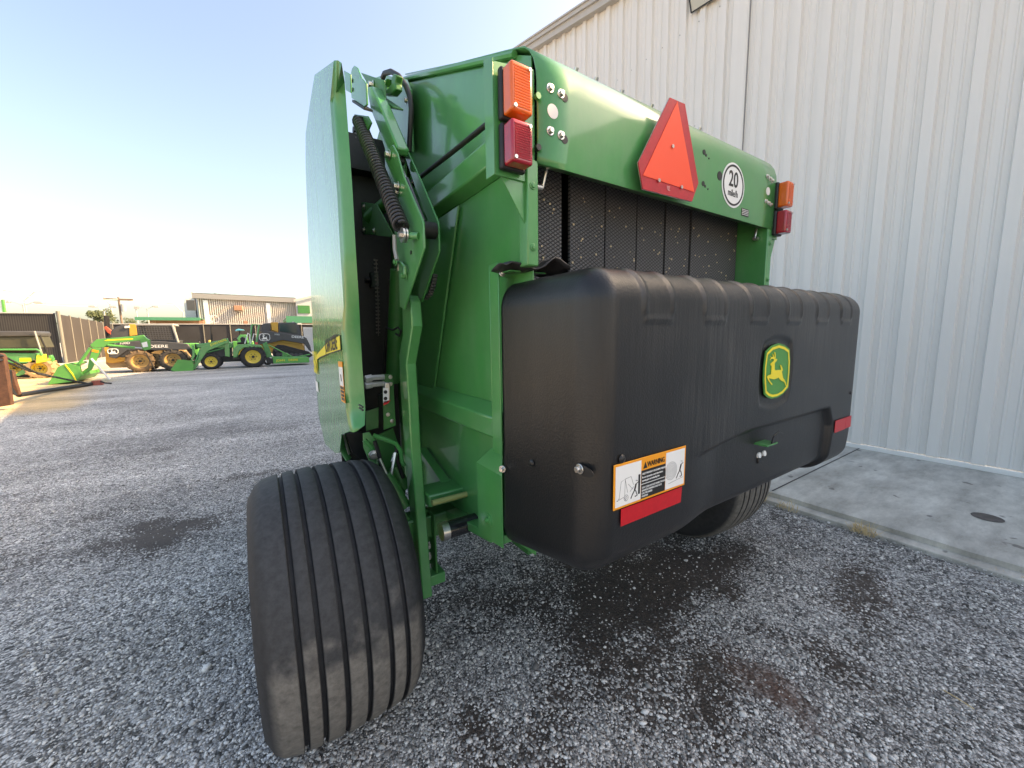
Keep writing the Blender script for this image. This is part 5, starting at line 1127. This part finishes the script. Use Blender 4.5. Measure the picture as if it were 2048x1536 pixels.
# receding run from the corner
f2 = thing('slat_fence', (ct.x, FY, GZ), 'brown slatted fence with pale posts running away from the corner post', 'fence')
ed = P(237,651,y=48.0); a0 = Vector((ct.x, FY, 0)); a1 = Vector((ed.x, 48.0, 0)); z1_ = ed.z
b = MB(); b.add([(a0.x,a0.y,.3),(a1.x,a1.y,.3),(a1.x,a1.y,z1_),(a0.x,a0.y,FH-.05)], [(0,1,2,3)]); b.build('slat_panel', M_slatb, f2, smooth=0, solid=.04)
for i in range(9):
    t = i/8; q = a0.lerp(a1, t); zz = FH+(z1_-FH)*t
    MB().cyl((q.x, q.y-.06, .3), (q.x, q.y-.06, zz+(.12 if i == 0 else .02)), .08 if i == 0 else .045, 10).build('fence_post', M_postd, f2)
# far dark fence behind the machines
f3 = thing('slat_fence', (0, 34, GZ), 'long dark screened fence with thin rail behind the parked machines', 'fence')
FF = 36.0
xa, xb = P(225,650,y=FF).x, P(760,648,y=FF).x; zf = P(420,649,y=FF).z
MB().box(xa, xb, FF, FF+.04, .3, zf).build('screen_panel', mat('dark_screen', (.018,.018,.020), .75, var=.4, vscale=.6), f3)
MB().cyl((xa,FF-.03,zf+.02),(xb,FF-.03,zf+.02), .035, 6).build('top_rail', M_pole, f3)
for i in range(12):
    x = xa+(xb-xa)*i/11; MB().cyl((x,FF-.05,.3),(x,FF-.05,zf+.03), .03, 8).build('fence_post', M_postd, f3)
# white picket gate and rack near the shield
gt = thing('picket_gate', (3.2, 30, GZ), 'white vertical bar gate under the green canopy beside the shield', 'gate')
gy = 30.0
b = MB()
for i in range(10): q = P(*Z2([(1630+i*11,520)])[0], y=gy); b.box(q.x-.02, q.x+.02, gy, gy+.03, GZ, q.z)
b.build('pickets', M_lwhite, gt)
q0, q1 = P(*Z2([(1625,530)])[0], y=gy), P(*Z2([(1740,530)])[0], y=gy); MB().box(q0.x, q1.x, gy-.03, gy, q0.z, q0.z+.05).build('rail', M_lwhite, gt)
# --- far building
BY = 47.0
fb = thing('warehouse', (0, BY, GZ), 'distant pale metal warehouse with ribbed wall behind the dark fence', 'building')
wl_ = px(Z2([(460,205),(1545,252),(1545,520),(480,520)]), y=BY)
zt0, zt1 = wl_[0].z, wl_[1].z; xa, xb = wl_[0].x, wl_[1].x
b = MB(); n = 48; vs = []
pr_ = []
for i in range(n):
    for dx, dy in ((0,0),(.42,0),(.50,-.28),(.80,-.28),(.88,0)): pr_.append((xa+(xb-xa)*(i+dx)/n, BY+dy, zt0+(zt1-zt0)*(i+dx)/n))
b.add([q for x, y, z in pr_ for q in ((x,y,0),(x,y,z))], [(2*i,2*i+2,2*i+3,2*i+1) for i in range(len(pr_)-1)]); b.build('ribbed_wall', mat('pale_siding', (.72,.67,.60), .6), fb, smooth=0)
MB().prism([(xa-.3,BY-.5,zt0),(xb,BY-.5,zt1),(xb,BY-.5,zt1+.45),(xa-.3,BY-.5,zt0+.45)], (0,.6,0)).build('eave_trim', M_fardark, fb)
MB().add([(xa-.4,BY-.5,zt0+.5),(xb,BY-.5,zt1+.5),(xb,BY+12,zt1+.55),(xa-.4,BY+12,zt0+.6)], [(0,1,2,3)]).build('roof', M_wall, fb, smooth=0)
ge = px(Z2([(375,160),(430,180),(465,205),(500,490),(385,420)]), y=BY)
MB().add([(xa,BY,0),(xa,BY,zt0),(ge[0].x,BY+4,ge[0].z),(ge[0].x,BY+4,0)], [(0,1,2,3)]).build('gable_end', mat('grey_siding', (.36,.37,.39), .6), fb, smooth=0)
for q in ((530,225,545,500),(1215,255,1228,500)):
    c0, c1 = P(*Z2([(q[0],q[1])])[0], y=BY), P(*Z2([(q[2],q[3])])[0], y=BY); MB().box(c0.x, c0.x+.35, BY-.35, BY-.18, 0, c0.z).build('downspout', M_lwhite, fb)
c = P(*Z2([(915,315)])[0], y=BY); MB().box(c.x-.35, c.x+.35, BY-.8, BY-.17, c.z-.2, c.z+.25).build('wall_light', M_brick, fb, bevel=.03)
for q in ((600,430),(655,430)):
    c = P(*Z2([q])[0], y=BY); MB().lathe([(0,.28),(-.06,.34),(0,.40),(.0,.28)], (c.x, BY-.2, c.z), 'Y', 20).build('hose_hanger', M_lwhite, fb)
for q in ((395,260,412,320),):
    c0 = P(*Z2([(400,285)])[0], y=BY-.5); MB().box(c0.x-.3,c0.x+.3,BY-.9,BY-.4,c0.z-.4,c0.z+.5).build('wall_unit', M_gun, fb)
c0 = P(*Z2([(380,180)])[0], y=BY+3); MB().box(c0.x-.5,c0.x+.35,BY+3,BY+4,0,c0.z+.6).build('corner_column', M_wall, fb)
c0 = P(*Z2([(700,190)])[0], y=BY+3); MB().box(c0.x-.12,c0.x+.12,BY+3,BY+3.2,zt0,c0.z+.3).build('vent_pipe', M_lwhite, fb)
wg = thing('office_wing', (4, BY-4, GZ), 'plain pale grey building wing beside the shield edge', 'building')
q0, q1 = P(*Z2([(1545,240)])[0], y=BY-1.2), P(*Z2([(1900,150)])[0], y=BY-1.2)
MB().prism([(q0.x,BY-1.2,0),(q1.x,BY-1.2,0),(q1.x,BY-1.2,q1.z),(q0.x,BY-1.2,q0.z)], (0,10,0)).build('wall', mat('smooth_grey_wall', (.42,.43,.44), .7), wg)
c = P(*Z2([(1633,323)])[0], y=BY-1.2); MB().box(c.x-.55,c.x+.55,BY-1.3,BY-1.21,c.z-.4,c.z+.4).build('window', M_dgreen, wg)
MB().prism([(q0.x-.2,BY-1.4,q0.z),(q1.x,BY-1.4,q1.z),(q1.x,BY-1.4,q1.z+.2),(q0.x-.2,BY-1.4,q0.z+.2)], (0,.4,0)).build('coping', M_trim, wg)
cy_ = 38.5
c2 = thing('green_canopy', (3, cy_, GZ), 'flat roofed canopy with green fascia beside the shield', 'canopy', None)
q0, q1 = P(*Z2([(1440,440)])[0], y=cy_), P(*Z2([(1990,440)])[0], y=cy_); hh_ = P(*Z2([(1500,458)])[0], y=cy_).z
MB().box(q0.x,q1.x,cy_,cy_+.1,hh_-.1,q0.z+.35).build('fascia', M_fargreen, c2); MB().box(q0.x,q1.x,cy_+.1,cy_+5,q0.z,q0.z+.2).build('roof', M_fargreen, c2)
MB().box(q0.x+1.5,q1.x,cy_+4,cy_+4.2,.4,q0.z).build('wall', M_brick, c2)
for x in (q0.x+.3, q0.x+4): MB().box(x,x+.2,cy_+.2,cy_+.4,.4,q0.z).build('column', M_brick, c2)
c1 = thing('green_canopy', (-3, 44, GZ), 'long low building with green fascia left of the warehouse', 'building')
q0, q1 = P(*Z1([(1475,405)])[0], y=43), P(*Z2([(495,420)])[0], y=43); zb_ = P(*Z1([(1475,440)])[0], y=43).z
MB().box(q0.x,q1.x,43,43.2,zb_,q0.z).build('fascia', M_fargreen, c1); MB().box(q0.x,q1.x,43.2,50,zb_+.2,q0.z-.02).build('roof', M_fargreen, c1)
MB().box(q0.x+.5,q1.x,46,46.2,.3,zb_+.2).build('wall', M_brick, c1)
for k in range(5): MB().box(q0.x+.8+k*3.2,q0.x+1.1+k*3.2,43.4,43.7,.3,zb_).build('column', M_brick, c1)
# --- poles, lamps and wires
def lamp_post(u, vt, y, heads, label, r=.09):
    top = P(u, vt, y=y); o = thing('street_lamp', (top.x, y, GZ), label, 'street lamp', 'lamp posts beyond the fence')
    MB().cyl((top.x,y,.3),(top.x,y,top.z), r, 10, r*.7).build('pole', M_pole, o)
    for dx, dz in heads:
        MB().tube([(top.x,y,top.z-.1),(top.x+dx*.6,y,top.z+dz),(top.x+dx,y,top.z+dz)], r*.4, 6).build('arm', M_pole, o)
        MB().box(top.x+dx*1.0-.3,top.x+dx*1.0+.3,y-.25,y+.25,top.z+dz-.1,top.z+dz+.12).build('lamp_head', M_pole, o, bevel=.04)
lamp_post(46, 609, 60, ((-1.1,.25),(1.1,.2)), 'twin head lamp post above the black fence')
lamp_post(272, 618, 75, ((.1,.1),), 'single head lamp post above the green fascia')
lamp_post(294, 617, 70, ((-.9,.15),(.9,.25)), 'twin head lamp post left of the warehouse')
lamp_post(208, 622, 66, ((-.9,.5),(.9,.5)), 'white forked lamp post in front of the round tree')
def ymast(u, v, y, label):
    c = P(u, v, y=y); o = thing('floodlight_mast', (c.x, y, GZ), label, 'street lamp', 'tall forked masts')
    MB().cyl((c.x,y,.3),(c.x,y,c.z), .14, 8, .1).build('pole', M_pole, o)
    for s in (-1, 1): MB().tube([(c.x,y,c.z),(c.x+s*1.4,y,c.z+1.6),(c.x+s*2.4,y,c.z+1.7)], .07, 6).build('arm', M_pole, o)
ymast(49, 601, 110, 'tall forked mast far behind the black fence'); ymast(366, 624, 110, 'forked mast just left of the warehouse')
c = P(221,607,y=80); o = thing('street_lamp', (c.x,80,GZ), 'tall lamp post with long curved arm by the utility pole', 'street lamp')
MB().cyl((c.x,80,.3),(c.x,80,c.z), .13, 8).build('pole', M_pole, o); MB().tube([(c.x,80,c.z-.2),(c.x-.6,80,c.z+.9),(P(207,601,y=80).x,80,P(207,601,y=80).z)], .08, 6).build('arm', M_pole, o)
up_ = thing('utility_pole', (P(243,640,y=62).x, 62, GZ), 'leaning brown wooden utility pole with crossarm', 'utility pole')
t0, t1 = P(237,598,y=62), P(244,650,y=62)
MB().cyl(t1-Vector((0,0,3)), t0+Vector((0,0,.2)), .12, 10, .09).build('pole', M_wood, up_)
MB().box(t0.x-1.2,t0.x+1.2,61.9,62.1,t0.z-.15,t0.z+.05).build('crossarm', M_wood, up_)
MB().cyl((t0.x+.35,61.8,t0.z-1.4),(t0.x+.35,61.8,t0.z-.6), .22, 10).build('transformer', M_pole, up_)
def wire(name, a, c, sag, label):
    n = 24; pts = []
    for i in range(n+1):
        t = i/n; p = a.lerp(c, t); p.z -= sag*4*t*(1-t); pts.append(p)
    o = MB().tube(pts, .028, 5).build(name, mat('pale_cable', (.55,.54,.50), .6)); tag(o, label, 'cable', 'overhead cables')
wire('overhead_cable', P(-20,583,y=45), P(237,598,y=62), .35, 'thick pale overhead cable sloping down to the utility pole')
wire('overhead_cable', P(237,598,y=62), P(385,610,y=70), .2, 'overhead cable from the utility pole to the warehouse')
wire('overhead_cable', P(-20,596,y=70), P(180,612,y=90), .3, 'lower thin overhead cable at the far left')
# --- green sign column at the left edge
gs_ = thing('sign_column', (P(3,615,y=40).x, 40, GZ), 'green edged sign column at the left edge above the fence', 'sign')
ext(gs_, 'panel', [(-120,215),(35,215),(50,365),(-120,365)], 40.0, .3, M_lwhite, .01, Z1); ext(gs_, 'green_edge', [(10,215),(38,215),(60,372),(30,372)], 39.95, .2, M_bgreen, .01, Z1)
# --- trees
def tree(u, vtop, vbase, wpx, y, label, seed, k=900):
    r = random.Random(seed); t = P(u, vtop, y=y); bse = P(u, vbase, y=y); rad = abs(P(u+wpx/2, vtop, y=y).x-P(u-wpx/2, vtop, y=y).x)/2; hh = (t.z-bse.z)
    o = thing('tree', (t.x, y, GZ), label, 'tree', 'trees beyond the yard')
    b = MB(); b.cyl((t.x,y,.2),(t.x,y,bse.z+hh*.5), rad*.08, 8, rad*.04)
    for i in range(6): a = i*1.05; b.cyl((t.x,y,bse.z+hh*.15),(t.x+math.cos(a)*rad*.6,y+math.sin(a)*rad*.4,bse.z+hh*.6), rad*.03, 6, rad*.012)
    b.build('trunk', M_bark, o)
    cl = [(r.uniform(-.75,.75), r.uniform(-.6,.6), r.uniform(.15,.8), r.uniform(.25,.45)) for _ in range(18)]
    b = MB()
    for i in range(k):
        c = r.choice(cl); d = Vector((r.gauss(0,1), r.gauss(0,1), r.gauss(0,1))).normalized()*c[3]*r.uniform(.6,1.05)
        env = math.sqrt(max(0, 1-c[0]**2*.8))
        p = Vector((t.x+(c[0]+d.x)*rad, y+(c[1]+d.y)*rad, bse.z+hh*min(1.0, (c[2]*env+d.z*.55)+.05))); s = rad*.055*r.uniform(.6,1.6)
        e1 = Vector((r.gauss(0,1), r.gauss(0,1), r.gauss(0,1))).normalized(); e2 = e1.orthogonal().normalized()
        b.add([p-e1*s-e2*s*.6, p+e1*s-e2*s*.5, p+e1*s*.8+e2*s*.6, p-e1*s*.7+e2*s*.6], [(0,1,2,3)])
    b.build('crown', M_leaf, o, smooth=0)
tree(202, 615, 650, 58, 75, 'broad round tree beyond the brown slat fence', 1, 1600)
tree(425, 585, 612, 40, 66, 'tree top showing over the warehouse roof', 2, 1100)
tree(258, 634, 655, 30, 95, 'low hazy tree beside the utility pole', 3, 700)
tree(330, 640, 656, 90, 120, 'distant low treeline clump above the green fascia', 4, 1100)
tree(148, 636, 652, 60, 120, 'distant low clump of trees above the brown fence', 5, 900)
print('objects', len(bpy.data.objects))
